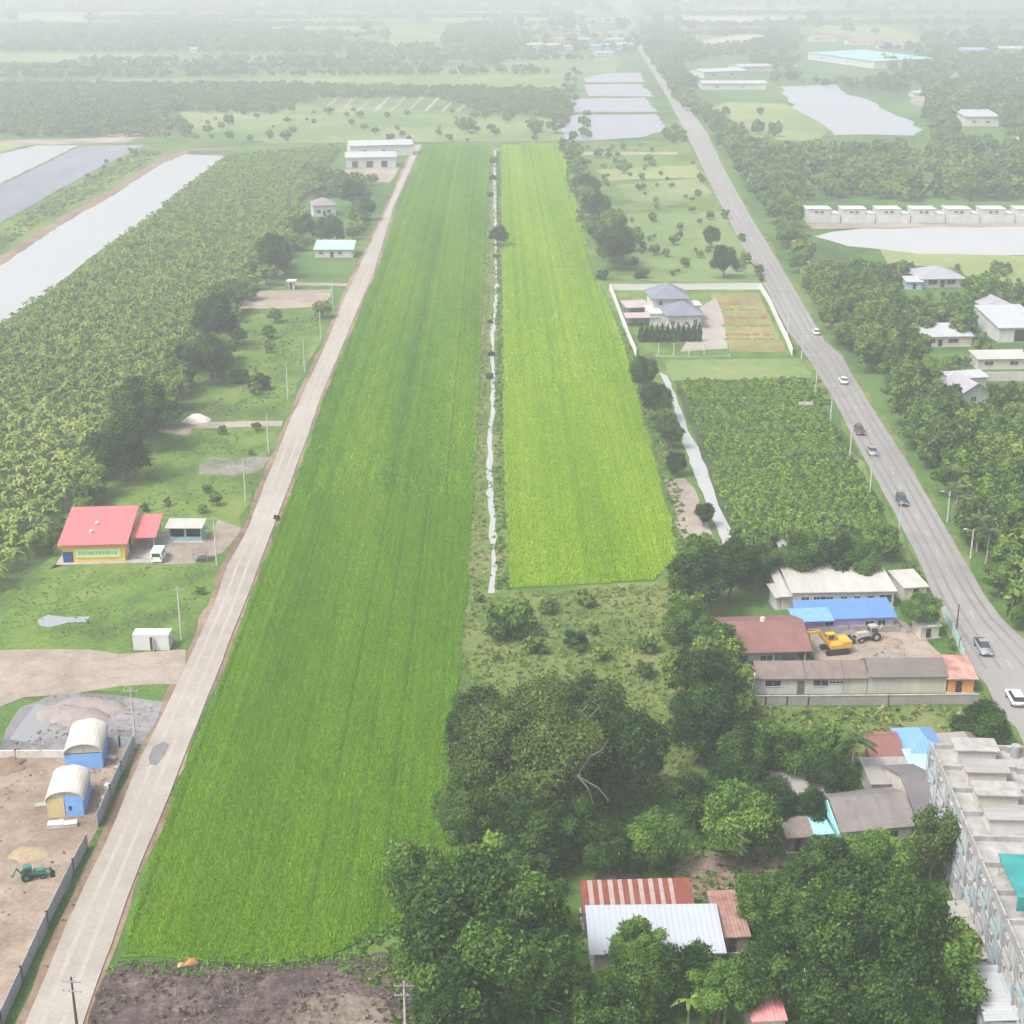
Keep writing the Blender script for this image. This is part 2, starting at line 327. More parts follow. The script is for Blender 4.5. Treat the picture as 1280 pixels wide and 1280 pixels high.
sheet('gravel_yard', [(250,580),(262,572),(338,571),(326,590),(300,597),(248,592)], .06, M_greyw, .8, 31)
sheet('dirt_lot', [(430,212),(500,208),(488,228),(432,226)], .07, M_sand, .6, 32)
sheet('cleared_ground', [(100,1330),(112,1268),(128,1225),(150,1204),(210,1202),(300,1210),(400,1203),(480,1190),(560,1250),(540,1330)], .10, M_clear, .5, 33)
sheet('dirt_lot', [(350,1275),(380,1250),(430,1243),(480,1250),(500,1290),(480,1330),(360,1330)], .14, M_cl2, .5, 34)
# banana grove soil, canal, ponds
M_dark = mat_ground('grove_soil', [(.02,.035,.012),(.04,.07,.02),(.07,.10,.03)], pos=(.4,.5,.6), scales=(.05,.3,1.2))
sheet('grove_ground', [(-60,800),(-60,455),(0,407),(80,352),(150,296),(200,258),(282,193),(428,184),(390,235),(322,335),(272,405),(195,500),(100,605),(60,700),(0,745)], .04, M_dark, 1.5, 35)
sheet('canal', [(-120,425),(0,333),(81,279),(134,249),(202,205),(232,193),(281,195),(232,235),(181,279),(144,299),(114,322),(50,373),(0,406),(-80,460)], .12, M_water, .6, 36)
sheet('canal_bank', [(-130,420),(0,320),(81,268),(134,240),(202,196),(240,186),(232,193),(202,206),(134,250),(81,281),(0,335),(-120,427)], .08, M_brown, .7, 37)
sheet('embankment', [(-140,405),(0,282),(62,246),(120,214),(180,183),(262,180),(240,187),(202,197),(134,241),(81,269),(0,321),(-130,421)], .05, M_lush, 1, 38)
M_net = mat_ground('net_covered_pond', [(.13,.14,.165),(.17,.18,.205),(.21,.22,.245)], pos=(.4,.5,.6), scales=(.02,.1,.8), warp=(1,.2,1), bump=.05)
sheet('pond', [(-140,360),(-100,275),(0,232),(100,183),(182,181),(120,212),(60,245),(0,280)], .10, M_net, .5, 39)
sheet('pond', [(-90,235),(0,193),(45,182),(98,182),(0,230),(-60,262)], .10, mat_water('pale_pond_water', (.30,.32,.32), .3), .5, 40)
sheet('dirt_path', [(-100,190),(0,176),(120,173),(200,150),(205,160),(160,178),(40,181),(-40,192)], .07, M_sand, 2, 41)
# right of the paddies
sheet('grass_plot', [(708,181),(860,178),(960,360),(990,440),(1060,560),(1110,640),(1140,700),(905,700),(850,560),(800,450),(735,330)], .02, M_lush, 1.5, 42)
sheet('dirt_path', [(728,190),(845,190),(848,193),(728,194)], .05, M_sand, 2, 43)
sheet('dirt_lot', [(745,212),(870,206),(884,222),(760,226)], .05, M_palegrass2, 2, 44)
sheet('dirt_path', [(752,255),(905,252),(907,259),(754,263)], .05, M_weeds, 1, 45)
sheet('pale_plot', [(770,232),(880,222),(890,248),(790,252)], .045, M_palegrass, 1, 46)
sheet('pale_plot', [(780,268),(905,264),(938,330),(955,356),(800,350)], .04, M_palegrass, 1, 47)
sheet('compound_yard', [(762,362),(950,360),(990,444),(795,446)], .06, M_lush, .3, 48)
sheet('paved_yard', [(870,388),(895,372),(905,400),(910,436),(850,440),(868,410)], .10, M_conc, .1, 49)
sheet('garden_plot', [(888,368),(948,366),(982,440),(912,440),(903,400)], .09, mat_ground('garden_soil', [(.20,.12,.07),(.17,.19,.07),(.26,.22,.11)], pos=(.42,.5,.58), scales=(.05,.4,1.8)), .3, 50)
sheet('pale_plot', [(832,450),(1000,448),(1015,472),(840,476)], .04, M_palegrass, .5, 51)
sheet('crop_ground', [(842,476),(1012,474),(1060,560),(1100,632),(1118,690),(918,690)], .05, M_dark, .5, 52)
sheet('ditch_water', [(822,465),(834,470),(846,500),(858,532),(868,552),(885,590),(902,640),(916,668),(924,696),(908,696),(891,650),(871,600),(856,560),(846,520),(832,482)], .09, M_water, .3, 53)
sheet('dirt_bank', [(830,600),(855,598),(874,625),(885,655),(898,690),(858,690),(845,640)], .06, M_sand, .8, 54)
sheet('weedy_ground', [(583,744),(640,738),(818,728),(860,700),(900,800),(900,880),(940,960),(700,1000),(555,980),(568,870)], .03, M_weeds, 1, 55)
0 and sheet('dirt_path', [(581,745),(587,745),(581,800),(574,870),(570,870),(575,800)], .06, M_palegrass2, .8, 56)
sheet('dirt_lot', [(1012,790),(1060,776),(1120,772),(1150,790),(1180,822),(1170,832),(1020,832)], .07, M_sand, .3, 57)
sheet('weedy_ground', [(925,884),(1222,882),(1265,935),(1160,935),(1060,960),(930,930)], .03, M_weeds, 1, 58)
sheet('dirt_lot', [(845,1080),(870,1065),(960,1060),(985,1080),(960,1110),(900,1125),(850,1120)], .05, mat_ground('brown_yard', [(.10,.065,.05),(.19,.13,.10),(.28,.21,.17)], pos=(.4,.5,.6), scales=(.08,.4,2.)), .6, 59)
sheet('embankment', [(975,275),(990,272),(1005,310),(1012,325),(1000,322)], .05, mat_ground('orange_soil', [(.35,.18,.09),(.45,.27,.15)], pos=(.45,.55)), 1, 60)
# far ponds and fields
for i, q in enumerate([[(706,178),(700,160),(716,144),(822,143),(832,163),(800,172)], [(718,140),(710,124),(806,122),(822,140)], [(736,120),(728,106),(800,105),(818,121)], [(732,103),(728,92),(800,91),(808,103)]]):
    sheet('pond', q, .12, mat_water('grey_pond_water', (.27,.27,.31), .4) if i == 0 else bpy.data.materials['grey_pond_water'], 1.5, 61+i)
sheet('fish_lake', [(975,108),(1048,106),(1056,118),(1083,124),(1104,137),(1132,148),(1154,162),(1142,170),(1085,168),(1042,169),(1025,155),(1000,140),(985,122)], .12, M_pond, 3, 66)
sheet('flooded_lot', [(1018,296),(1040,290),(1080,286),(1290,284),(1500,286),(1500,322),(1290,319),(1150,318),(1060,308)], .12, mat_water('muddy_flood_water', (.36,.365,.37), .35), 1.5, 67)
sheet('dirt_lot', [(1008,280),(1290,279),(1500,280),(1500,285),(1290,284),(1040,286),(1015,286)], .07, M_sand, 1.5, 68)
FIELDS = [
 ([(0,106),(200,98),(350,94),(520,86),(735,72),(780,74),(770,90),(722,100),(700,118),(480,112),(330,110),(150,112),(0,122)], 'a'),
 ([(0,78),(0,66),(420,70),(730,70),(735,76),(300,80)], 'a'),
 ([(330,168),(430,130),(600,142),(705,150),(708,176),(540,178),(330,180)], 'a'),
 ([(225,140),(330,120),(430,140),(400,176),(240,178)], 'a'),
 ([(470,55),(490,34),(560,34),(548,58),(480,62)], 'a'), ([(330,36),(345,22),(480,24),(470,40)], 'b'),
 ([(520,18),(680,10),(690,26),(560,30)], 'b'), ([(0,22),(90,10),(180,18),(90,28)], 'b'),
 ([(815,42),(900,40),(905,58),(840,60)], 'a'), ([(830,60),(940,40),(1000,62),(880,66)], 'c'),
 ([(905,10),(1010,8),(1040,22),(920,26)], 'b'), ([(1005,28),(1080,24),(1160,50),(1150,64),(1090,50),(1020,40)], 'b'),
 ([(885,140),(905,128),(980,130),(1000,140),(1035,160),(1015,178),(900,170)], 'b'),
 ([(1180,90),(1300,86),(1400,100),(1400,118),(1200,112)], 'a'), ([(1190,325),(1300,325),(1330,380),(1290,390),(1210,370)], 'b'),
 ([(1100,312),(1300,322),(1300,338),(1180,335),(1110,330)], 'b'), ([(850,20),(1000,22),(940,30),(860,28)], 'c'),
 ([(200,24),(290,10),(300,12),(222,26)], 'd'), ([(-60,190),(0,180),(30,182),(0,192),(-60,205)], 'b'),
 ([(1150,110),(1180,130),(1215,145),(1190,150),(1140,130)], 'd'), ([(1160,560),(1190,560),(1215,640),(1190,650)], 'e'), ([(1140,490),(1170,500),(1190,560),(1165,560)], 'e'),
]
fm = {'a': M_palegrass, 'b': M_palegrass2, 'c': mat_ground('straw_field', [(.30,.30,.22),(.40,.38,.30)], pos=(.4,.6), scales=(.004,.02,.1)), 'd': M_sand, 'e': M_lush}
for i, (q, k) in enumerate(FIELDS): sheet('field', q, (.16 if min(p[1] for p in q) < 150 else .052)+.004*i, fm[k], 3, 80+i, step=25)
# tan furrows of the orchard beyond the paddies
for i in range(9):
    x = 412+i*21; sheet('orchard_track', [(x-10,140),(x-5,140),(x+14,121),(x+10,121)], .2, M_sand, 1, 120+i, step=15)
sheet('dirt_path', [(535,180),(705,178),(860,176),(860,178.5),(705,181),(535,183)], .08, M_weeds, 1, 140)
# weir across the head of the canal
wr = thing('canal_weir', 'low brown concrete weir across the far end of the wide canal', 'weir', P(236,192), math.atan2((P(292,191)-P(236,192)).y, (P(292,191)-P(236,192)).x))
Lw = (P(292,191)-P(236,192)).length
mb = MB(); mb.box(0,0,1.4,Lw,2.4,1.9); mb.build('deck', mat('weir_concrete', (.34,.25,.21), .9, scale=.5), wr)
for i in range(9):
    mb = MB(); x = Lw*i/8.6; mb.box(x,.1,0,x+.6,2.3,1.4); mb.build('pier', mat('weir_concrete', (.34,.25,.21)), wr)
mb = MB(); mb.box(0,2.2,1.9,Lw,2.35,2.6); mb.build('parapet', mat('weir_concrete', (.34,.25,.21)), wr)

M_patch = mat_ground('road_repair', [(.13,.13,.14),(.18,.175,.18)], pos=(.42,.58), scales=(.1,.6,2.))
sheet('road_patch', [(186,948),(192,934),(205,928),(212,932),(206,946),(196,958),(187,957)], .170, M_patch, .1, 160)
for i, (x, y, s_) in enumerate([]):
    sheet('road_stain', [(x-14*s_, y+2),(x-4*s_, y-4*s_),(x+12*s_, y-5*s_),(x+16*s_, y+1),(x+4*s_, y+6*s_),(x-8*s_, y+7*s_)], .170, mat_ground('road_stain', [(.19,.165,.145),(.235,.205,.18)], pos=(.4,.6), scales=(.1,.6,2.)) if i == 0 else bpy.data.materials['road_stain'], .15, 170+i)
# ================================================================== PLANTS
L_dark = mat_leaf('leaf_dark', (.010,.034,.005), (.028,.075,.009), (.080,.155,.018))
L_mid = mat_leaf('leaf_mid', (.034,.078,.008), (.085,.170,.016), (.19,.29,.035))
L_light = mat_leaf('leaf_light', (.040,.095,.013), (.085,.180,.022), (.17,.28,.04))
L_olive = mat_leaf('leaf_olive', (.028,.060,.009), (.068,.120,.018), (.15,.215,.035))
L_banana = mat_leaf('leaf_banana', (.085,.155,.020), (.185,.285,.042), (.38,.42,.12), .35, .5)
L_near = mat_leaf('leaf_near', (.013,.042,.005), (.038,.096,.011), (.11,.20,.025), .3, .5)
L_belt = mat_leaf('leaf_belt', (.025,.062,.010), (.060,.122,.018), (.135,.215,.035), .3, .5)
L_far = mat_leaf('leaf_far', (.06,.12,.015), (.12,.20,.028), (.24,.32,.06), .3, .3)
L_tuft = mat_leaf('leaf_tuft', (.07,.13,.02), (.13,.20,.035), (.24,.27,.08), .2, .1)
L_rice = mat_leaf('rice_blades', (.090,.225,.004), (.176,.35,.006), (.30,.45,.015), .3, 0)
L_rice2 = mat_leaf('rice_blades_ripening', (.21,.37,.008), (.32,.49,.014), (.43,.57,.035), .3, 0)
L_grass = mat_leaf('leaf_weed', (.055,.11,.015), (.12,.20,.03), (.28,.28,.10), .3, .3)
L_palm = mat_leaf('leaf_palm', (.025,.055,.014), (.055,.11,.024), (.13,.18,.05))
L_crop = mat_leaf('leaf_crop', (.08,.155,.014), (.175,.29,.030), (.29,.39,.055), .3, .4)
BARK = mat('bark', (.17,.14,.11), .9, scale=3); PALEBARK = mat('pale_bark', (.33,.29,.25), .9, scale=3)

def leaf_quads(c, nrm, size, rs, ratio=1.7, fold=.0):
    """one pointed four-corner leaf clump per centre; c, nrm (n,3), size (n,)"""
    n = len(c); a = rs.normal(size=(n,3)); t = np.cross(nrm, a); t /= np.linalg.norm(t, axis=1)[:,None]+1e-9
    b = np.cross(nrm, t); b /= np.linalg.norm(b, axis=1)[:,None]+1e-9
    s = size[:,None]
    v = np.stack([c-t*s*.5*ratio, c-b*s*.5+t*s*.1, c+t*s*.5*ratio, c+b*s*.5+t*s*.1], 1)
    return v.reshape(-1,3), np.arange(n*4).reshape(-1,4)
def crown_np(seed, nlobe, nleaf, lsz, h=.8, open_=0.0, shape='round', up=.35):
    """unit-radius crown centred on z=0: ellipsoid lobes of different size, each clad with leaves"""
    rs = np.random.RandomState(seed); lobes = []
    for i in range(nlobe):
        a = i*2.399+rs.uniform(-.4,.4); u = (i+.5)/nlobe
        zz = -.55+1.5*u if shape != 'cone' else -1+2*u
        rr = math.sqrt(max(0, 1-min(1, abs(zz*.95))**2))*rs.uniform(.5,.8) if shape != 'cone' else (1-u)*.4
        r = rs.uniform(.2,.45)*(1 if nlobe < 20 else .8)
        if shape == 'cone': r = .42*(1-u)+.12
        lobes.append((math.cos(a)*rr, math.sin(a)*rr, zz*h*.75, r, rs.uniform(-.3,.3)))
    lobes.append((0,0,0,.56,-.1))
    W = np.array([l[3]**2 for l in lobes]); W /= W.sum(); cs, ns, ts = [], [], []
    for (x,y,z,r,t), wt in zip(lobes, W):
        k = int(nleaf*wt)+1; d = rs.normal(size=(k,3)); d[:,2] += up; d /= np.linalg.norm(d, axis=1)[:,None]
        rad = r*(1-np.abs(rs.normal(size=k))*(.18+open_)+.09*rs.normal(size=k))
        # fine unevenness: small sub-lobes on each lobe
        rad *= 1+.30*np.sin(d[:,0]*8+seed+x*9)*np.sin(d[:,1]*8+1.3*seed+y*9)*np.sin(d[:,2]*8+z*7)+.12*np.sin(d[:,0]*19+x*5)*np.sin(d[:,1]*17+z*9)
        c = np.array([x,y,z])+d*rad[:,None]*np.array([1,1,h])
        nn = d*.9+rs.normal(size=(k,3))*.55; nn[:,2] += .25; nn /= np.linalg.norm(nn, axis=1)[:,None]
        cs.append(c); ns.append(nn); ts.append(np.clip(.5+t+rs.normal(size=k)*.24+.12*np.sin(c[:,0]*7+c[:,1]*6+seed), 0, 1))
    c = np.concatenate(cs); nn = np.concatenate(ns); t = np.concatenate(ts)
    v, q = leaf_quads(c, nn, lsz*rs.uniform(.6,1.4,len(c)), rs)
    return v, q, np.repeat(t, 4), lobes
def trunk_np(lobes, base, r0, seed, nb=6, n=6):
    """tapered trunk with limbs to the lobes, in crown units; base = z of the ground"""
    mb = MB(); rs = random.Random(seed); fork = base+(0-base)*.45
    mb.tube((0,0,base), (.03,.02,base+(fork-base)*.5), r0*1.25, r0, n, False); mb.tube((.03,.02,base+(fork-base)*.5), (0,0,fork), r0, r0*.8, n, False)
    for l in rs.sample(lobes[:-1], min(nb, len(lobes)-1)):
        m_ = (l[0]*.45+rs.uniform(-.05,.05), l[1]*.45, fork+(l[2]-fork)*.55)
        mb.tube((0,0,fork-.02), m_, r0*.6, r0*.38, 5, False); mb.tube(m_, l[:3], r0*.38, r0*.1, 5, False)
        for _ in range(2):
            e = (l[0]+rs.uniform(-.25,.25), l[1]+rs.uniform(-.25,.25), l[2]+rs.uniform(-.1,.25)); mb.tube(m_, e, r0*.25, r0*.06, 4, False)
    return mb
class Kind: pass
def make_kind(seed, nlobe, nleaf, lsz, h, base, r0, leafm, barkm=None, open_=0, shape='round', up=.35):
    k = Kind(); v, q, t, lobes = crown_np(seed, nlobe, nleaf, lsz, h, open_, shape, up)
    k.crown = np_mesh('crown', v, q, [leafm], t); tm = trunk_np(lobes, base, r0, seed)
    k.trunk = bpy.data.meshes.new('trunk'); k.trunk.from_pydata(tm.v, [], tm.f); k.trunk.materials.append(barkm or BARK)
    k.base = base; return k
def single_kind(seed, nlobe, nleaf, lsz, h, base, r0, leafm, barkm=None, shape='round'):
    """crown and trunk in one mesh, for trees too small in the photo to show parts"""
    v, q, t, lobes = crown_np(seed, nlobe, nleaf, lsz, h, .05, shape)
    r = r0; n = 5; a = np.arange(n)*2*math.pi/n
    tv = np.concatenate([np.stack([np.cos(a)*r*1.2, np.sin(a)*r*1.2, np.full(n, base)],1), np.stack([np.cos(a)*r*.7, np.sin(a)*r*.7, np.full(n, .1)],1)])
    tq = np.array([[i,(i+1)%n,n+(i+1)%n,n+i] for i in range(n)])+len(v)
    k = Kind(); k.v = np.concatenate([v,tv]); k.q = np.concatenate([q,tq]); k.t = np.concatenate([t, np.zeros(2*n)])
    k.mi = np.concatenate([np.zeros(len(q)), np.ones(n)]); k.mats = [leafm, barkm or BARK]; k.base = base
    k.mesh = np_mesh('tree', k.v, k.q, k.mats, k.t, k.mi); return k
BIG = [make_kind(1, 26, 52000, .027, .72, -.95, .055, L_near), make_kind(2, 30, 52000, .027, .82, -1.0, .05, L_near)]
DOME = make_kind(3, 34, 60000, .022, .62, -.95, .045, L_olive, PALEBARK, .06)
MED = [make_kind(10+i, 13+i, 18000, .045, (.85,1.0,.8,.95,1.1)[i], -1.25, .06, (L_near, L_dark, L_light, L_near, L_dark)[i]) for i in range(5)]
LIGHT = make_kind(21, 16, 15000, .05, .95, -1.2, .055, L_light)
LIGHT2 = make_kind(22, 14, 12000, .055, 1.1, -1.1, .05, L_light, None, .1)
OLIVE = make_kind(23, 15, 9000, .055, 1.1, -1.3, .05, L_olive, PALEBARK, .12)
SHRUB = [make_kind(30+i, 9, 3500, .10, .75, -.6, .05, (L_mid, L_dark, L_light)[i]) for i in range(3)]
CONE = make_kind(40, 10, 2200, .16, 1, -1, .08, L_dark, shape='cone')
SM = [single_kind(50+i, 9+i, 2600, .12, (.8,.95,1.1,.9,.85,1.0)[i], -1.15, .06, (L_mid, L_belt, L_light, L_far, L_mid, L_olive)[i]) for i in range(6)]
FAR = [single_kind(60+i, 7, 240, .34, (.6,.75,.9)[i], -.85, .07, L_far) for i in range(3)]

def palm_np(seed, n=16, L=2.6, droop=1.1, top=7.5, fr=.11, nleaf=18):
    rs = np.random.RandomState(seed); V, Q, T = [], [], []; b = 0
    for i in range(n):
        az = i*2.399; el = rs.uniform(-.15, 1.15); ln = L*rs.uniform(.8,1.1)
        d = np.array([math.cos(az), math.sin(az), 0]); s = np.array([-d[1], d[0], 0]); t0 = rs.uniform(.25,.8)
        for j in range(nleaf):
            u = (j+.6)/nleaf; p = d*ln*u*math.cos(el*(1-u*.5))+np.array([0,0,ln*(math.sin(el)*u-droop*.5*u*u)+top])
            for sg in (-1, 1):
                e = p+s*sg*ln*.24*(1-abs(u-.4))+d*ln*.1-np.array([0,0,ln*.13]); w_ = d*ln*.032
                V += [p-w_, p+w_, e+w_*.4, e-w_*.4]; Q.append([b,b+1,b+2,b+3]); b += 4; T += [t0]*4
    return np.array(V), np.array(Q), np.array(T)
def banana_np(seed, n=9, H=2.6, L=1.9, seg=4):
    rs = np.random.RandomState(seed); V, Q, T = [], [], []; b = 0
    for i in range(n):
        az = i*2.399+rs.uniform(-.3,.3); el = rs.uniform(.25, 1.35); ln = L*rs.uniform(.75,1.15); t = rs.uniform(.2,.95)
        d = np.array([math.cos(az), math.sin(az), 0]); s = np.array([-d[1], d[0], 0])
        for j in range(seg+1):
            u = j/seg; a = el-u*u*1.3; p = d*ln*u*max(.35, math.cos(el))+np.array([0,0,H+ln*(math.sin(el)*u-.75*u*u)])
            w_ = ln*.15*math.sin(math.pi*min(.97, .12+u*.86))
            V += [p-s*w_-np.array([0,0,w_*.4]), p, p+s*w_-np.array([0,0,w_*.4])]; T += [t]*3
            if j: Q += [[b-3,b-2,b+1,b],[b-2,b-1,b+2,b+1]]
            b += 3
    nl = len(Q); r = .13; k = 5; a = np.arange(k)*2*math.pi/k
    V += [np.array([math.cos(x)*r, math.sin(x)*r, 0]) for x in a]+[np.array([math.cos(x)*r*.6, math.sin(x)*r*.6, H]) for x in a]; T += [.35]*2*k
    Q += [[b+i, b+(i+1)%k, b+k+(i+1)%k, b+k+i] for i in range(k)]
    return np.array(V), np.array(Q), np.array(T), nl
BAN = []
for i in range(4):
    v, q, t, nl = banana_np(70+i, 9+i % 2); k = Kind(); k.v, k.q, k.t = v, q, t
    k.mesh = np_mesh('banana_plant', v, q, [L_banana], t); k.leaf = np_mesh('leaf_crown', v[:-10], q[:nl], [L_banana], t[:-10])
    k.stem = np_mesh('stem', v[-10:], q[nl:]-(len(v)-10), [mat('banana_stem', (.16,.20,.07), .8)]); BAN.append(k)
def merged(name, kinds, items, mats, kind='stuff', label=None, cat=None, mi=False, rnd=.3):
    """many small plants baked into one countless mass; items = (x, y, z, scale, rot, which[, zscale])"""
    rs = np.random.RandomState(5); V, Q, T, M = [], [], [], []; b = 0
    for it in items:
        x, y, z, s, a, w_ = it[:6]; k = kinds[w_]; c, sn = math.cos(a), math.sin(a); v = k.v
        V.append(np.stack([(v[:,0]*c-v[:,1]*sn)*s+x, (v[:,0]*sn+v[:,1]*c)*s+y, v[:,2]*s*(it[6] if len(it) > 6 else 1)+z], 1))
        Q.append(k.q+b); T.append(np.clip(k.t+rs.uniform(-rnd, rnd), 0, 1)); b += len(v)
        if mi: M.append(k.mi)
    me = np_mesh(name, np.concatenate(V), np.concatenate(Q), mats, np.concatenate(T), np.concatenate(M) if mi else None)
    return tag(link_mesh(name, me), label, cat, kind=kind)

def inside(pts, x, y):
    c = False; n = len(pts); j = n-1
    for i in range(n):
        xi, yi = pts[i][:2]; xj, yj = pts[j][:2]
        if (yi > y) != (yj > y) and x < (xj-xi)*(y-yi)/(yj-yi)+xi: c = not c
        j = i
    return c
def scatter(px_poly, spacing, seed, jit=.45, limit=99999):
    r = random.Random(seed); W = [P(*p) for p in px_poly]; out = []
    x0, x1 = min(p.x for p in W), max(p.x for p in W); y0, y1 = min(p.y for p in W), max(p.y for p in W)
    y = y0
    while y < y1:
        x = x0+r.uniform(0, spacing)
        while x < x1:
            a, b = x+r.uniform(-jit, jit)*spacing, y+r.uniform(-jit, jit)*spacing
            if inside(W, a, b): out.append((a, b))
            x += spacing
        y += spacing*.9
    r.shuffle(out); return out[:limit]
# ---- hand-placed trees: crown centre and half-width in the photo decide where and how big
prg = random.Random(99)
def tree(k, px, py, rp, label, name='tree', group=None, sq=1.0, cat='tree', rz=None):
    z = 5.0
    for _ in range(8):
        p = P(px, py, z); r = rp/scale_at(p); z = -k.base*r*sq
    p = P(px, py, z); t = thing(name, label, cat, (p.x, p.y, 0), prg.uniform(0, 6.28) if rz is None else rz, group)
    for nm, me in (('crown', k.crown), ('trunk', k.trunk)):
        o = link_mesh(nm, me, t); o.location = (0,0,z); o.scale = (r, r, r*sq)
    KEEP.append((p.x, p.y, r)); return t
KEEP = []
# ---- the trees one can tell apart
tree(DOME, 662, 935, 108, 'widest spreading olive green tree with pale bare limbs showing, behind the darker foreground tree', 'broad_tree')
tree(MED[3], 778, 942, 58, 'dark tree on the right flank of the wide olive tree, beside the weedy patch')
tree(MED[4], 596, 905, 40, 'narrow tree at the far left flank of the wide olive tree', sq=1.1)
tree(OLIVE, 735, 895, 52, 'brownish green tree on the far right flank of the wide olive tree')
tree(BIG[0], 608, 1178, 128, 'largest dark green tree in the foreground, left of the white metal roof', 'broad_tree')
tree(BIG[1], 1085, 1165, 108, 'huge dark green tree in the foreground left of the white apartment block', 'broad_tree')
tree(BIG[1], 585, 1010, 52, 'dark tree at the left foot of the wide olive tree, touching the paddy edge', 'broad_tree')
tree(MED[1], 662, 1045, 46, 'dark tree between the wide olive tree and the largest foreground tree')
tree(LIGHT2, 520, 1098, 46, 'yellow green bushy tree at the bottom right corner of the green paddy', 'bushy_tree')
tree(MED[0], 710, 1035, 46, 'mid green tree directly under the pale bare limbs of the wide olive tree')
tree(MED[3], 760, 1065, 34, 'small dark tree just left of the round tree behind the striped roof')
tree(LIGHT, 815, 1052, 38, 'round bright green tree behind the red and white striped roof', 'round_tree')
tree(LIGHT, 925, 1030, 50, 'bright yellow green tree standing by the brown yard', 'round_tree')
tree(MED[2], 800, 1180, 36, 'sparse pale tree growing up in front of the long white roof', 'young_tree', sq=1.1)
tree(MED[1], 855, 1215, 42, 'low dark tree against the front edge of the long white roof')
tree(MED[3], 790, 1235, 46, 'dark tree below the white roof, right of the largest foreground tree')
tree(MED[0], 745, 1262, 52, 'mid green tree at the bottom edge right of the largest foreground tree')
tree(MED[4], 690, 1265, 44, 'very dark tree in the shade at the bottom edge of the photo')
tree(MED[1], 560, 1275, 60, 'dark tree at the bottom edge beside the cleared brown soil')
tree(MED[2], 900, 1235, 45, 'lighter green tree at the bottom edge left of the red roof corner')
tree(MED[0], 985, 1210, 60, 'mid green tree behind the concrete pole in the foreground')
tree(LIGHT2, 1165, 1215, 60, 'bright green bushy tree beside the grey lean-to of the apartment block', 'bushy_tree')
tree(MED[3], 1120, 1262, 60, 'dark tree at the bottom edge near the foot of the apartment block')
tree(MED[1], 1040, 1255, 52, 'dark tree at the bottom edge right of the concrete pole')
tree(LIGHT, 955, 1130, 40, 'bright green tree right of the rusty roof corner', 'round_tree')
tree(MED[0], 1030, 1085, 46, 'mid green tree left of the large grey tiled roof, in front of its turquoise gable')
tree(MED[2], 1100, 1072, 44, 'leafy tree right in front of the grey tiled house')
tree(OLIVE, 1168, 1052, 38, 'brownish green tree touching the far corner of the apartment block', sq=1.15)
tree(MED[1], 1010, 1010, 26, 'small dark tree between the two grey tiled roofs')
tree(MED[4], 965, 1005, 32, 'narrow dark tree left of the small grey roof')
tree(MED[1], 868, 725, 42, 'dark tree at the near right corner of the yellow green paddy')
tree(MED[0], 858, 782, 36, 'rounded tree below the dark tree at the paddy corner', 'round_tree')
tree(MED[3], 915, 712, 36, 'dark tree at the end of the right hand ditch')
tree(MED[1], 880, 850, 44, 'dark tree left of the long brown tiled roof')
tree(MED[2], 892, 800, 32, 'lighter tree touching the left end of the maroon roof')
tree(MED[4], 880, 905, 46, 'dark tree at the left end of the grey boundary wall')
tree(MED[1], 935, 948, 40, 'dark tree in the thicket below the grey boundary wall')
tree(MED[0], 985, 940, 40, 'mid green tree in the weeds below the grey boundary wall')
tree(MED[3], 1040, 968, 34, 'dark round tree left of the rusty red hut')
tree(MED[0], 870, 995, 40, 'mid green tree above the bright yellow green tree')
tree(MED[1], 915, 985, 36, 'dark tree right above the bright yellow green tree')
tree(MED[1], 1232, 908, 40, 'dark dome shaped tree on the corner between road and apartment block', 'round_tree', sq=.7)
tree(MED[0], 1005, 692, 34, 'mid green tree behind the white roofed house, left one of the hedge trees')
tree(MED[1], 1045, 696, 28, 'dark tree right behind the white roofed house')
tree(MED[3], 1080, 705, 26, 'small tree beside the far right corner of the white roofed house')
tree(MED[0], 955, 700, 28, 'leafy tree left of the white roofed house')
tree(MED[2], 1152, 762, 26, 'small light tree between the cream shed and the asphalt road')
tree(SHRUB[0], 640, 778, 32, 'dark round bush in the weeds beyond the near paddy corner', 'bush', cat='bush')
tree(SHRUB[1], 720, 800, 18, 'small dark bush in the middle of the weedy patch', 'bush', cat='bush')
tree(MED[1], 622, 294, 14, 'lone dark round tree standing on the ditch between the paddies', 'round_tree', sq=.8)
tree(MED[1], 175, 515, 40, 'dark tree at the edge of the banana grove left of the dirt driveway')
tree(MED[4], 150, 560, 36, 'dark tree on the grove edge below the tree by the dirt driveway')
tree(MED[1], 268, 400, 30, 'dark tree on the grove edge beside the pale square lot')
tree(MED[3], 262, 445, 30, 'dark tree on the grove edge left of the grassy plot')
tree(MED[4], 342, 318, 24, 'dark tree on the grove edge above the pale square lot')
tree(MED[0], 378, 282, 18, 'green tree below the white hip roofed house')
tree(MED[3], 410, 286, 18, 'dark tree between the white house and the green roof')
tree(MED[1], 440, 240, 16, 'dark tree right of the white hip roofed house')
tree(MED[0], 458, 258, 14, 'green tree between the white house and the farm road')
tree(SHRUB[1], 325, 478, 16, 'dark bush on the grassy plot left of the utility poles', 'bush', cat='bush')
tree(SHRUB[0], 300, 470, 14, 'green bush left of the dark bush on the grassy plot', 'bush', cat='bush')
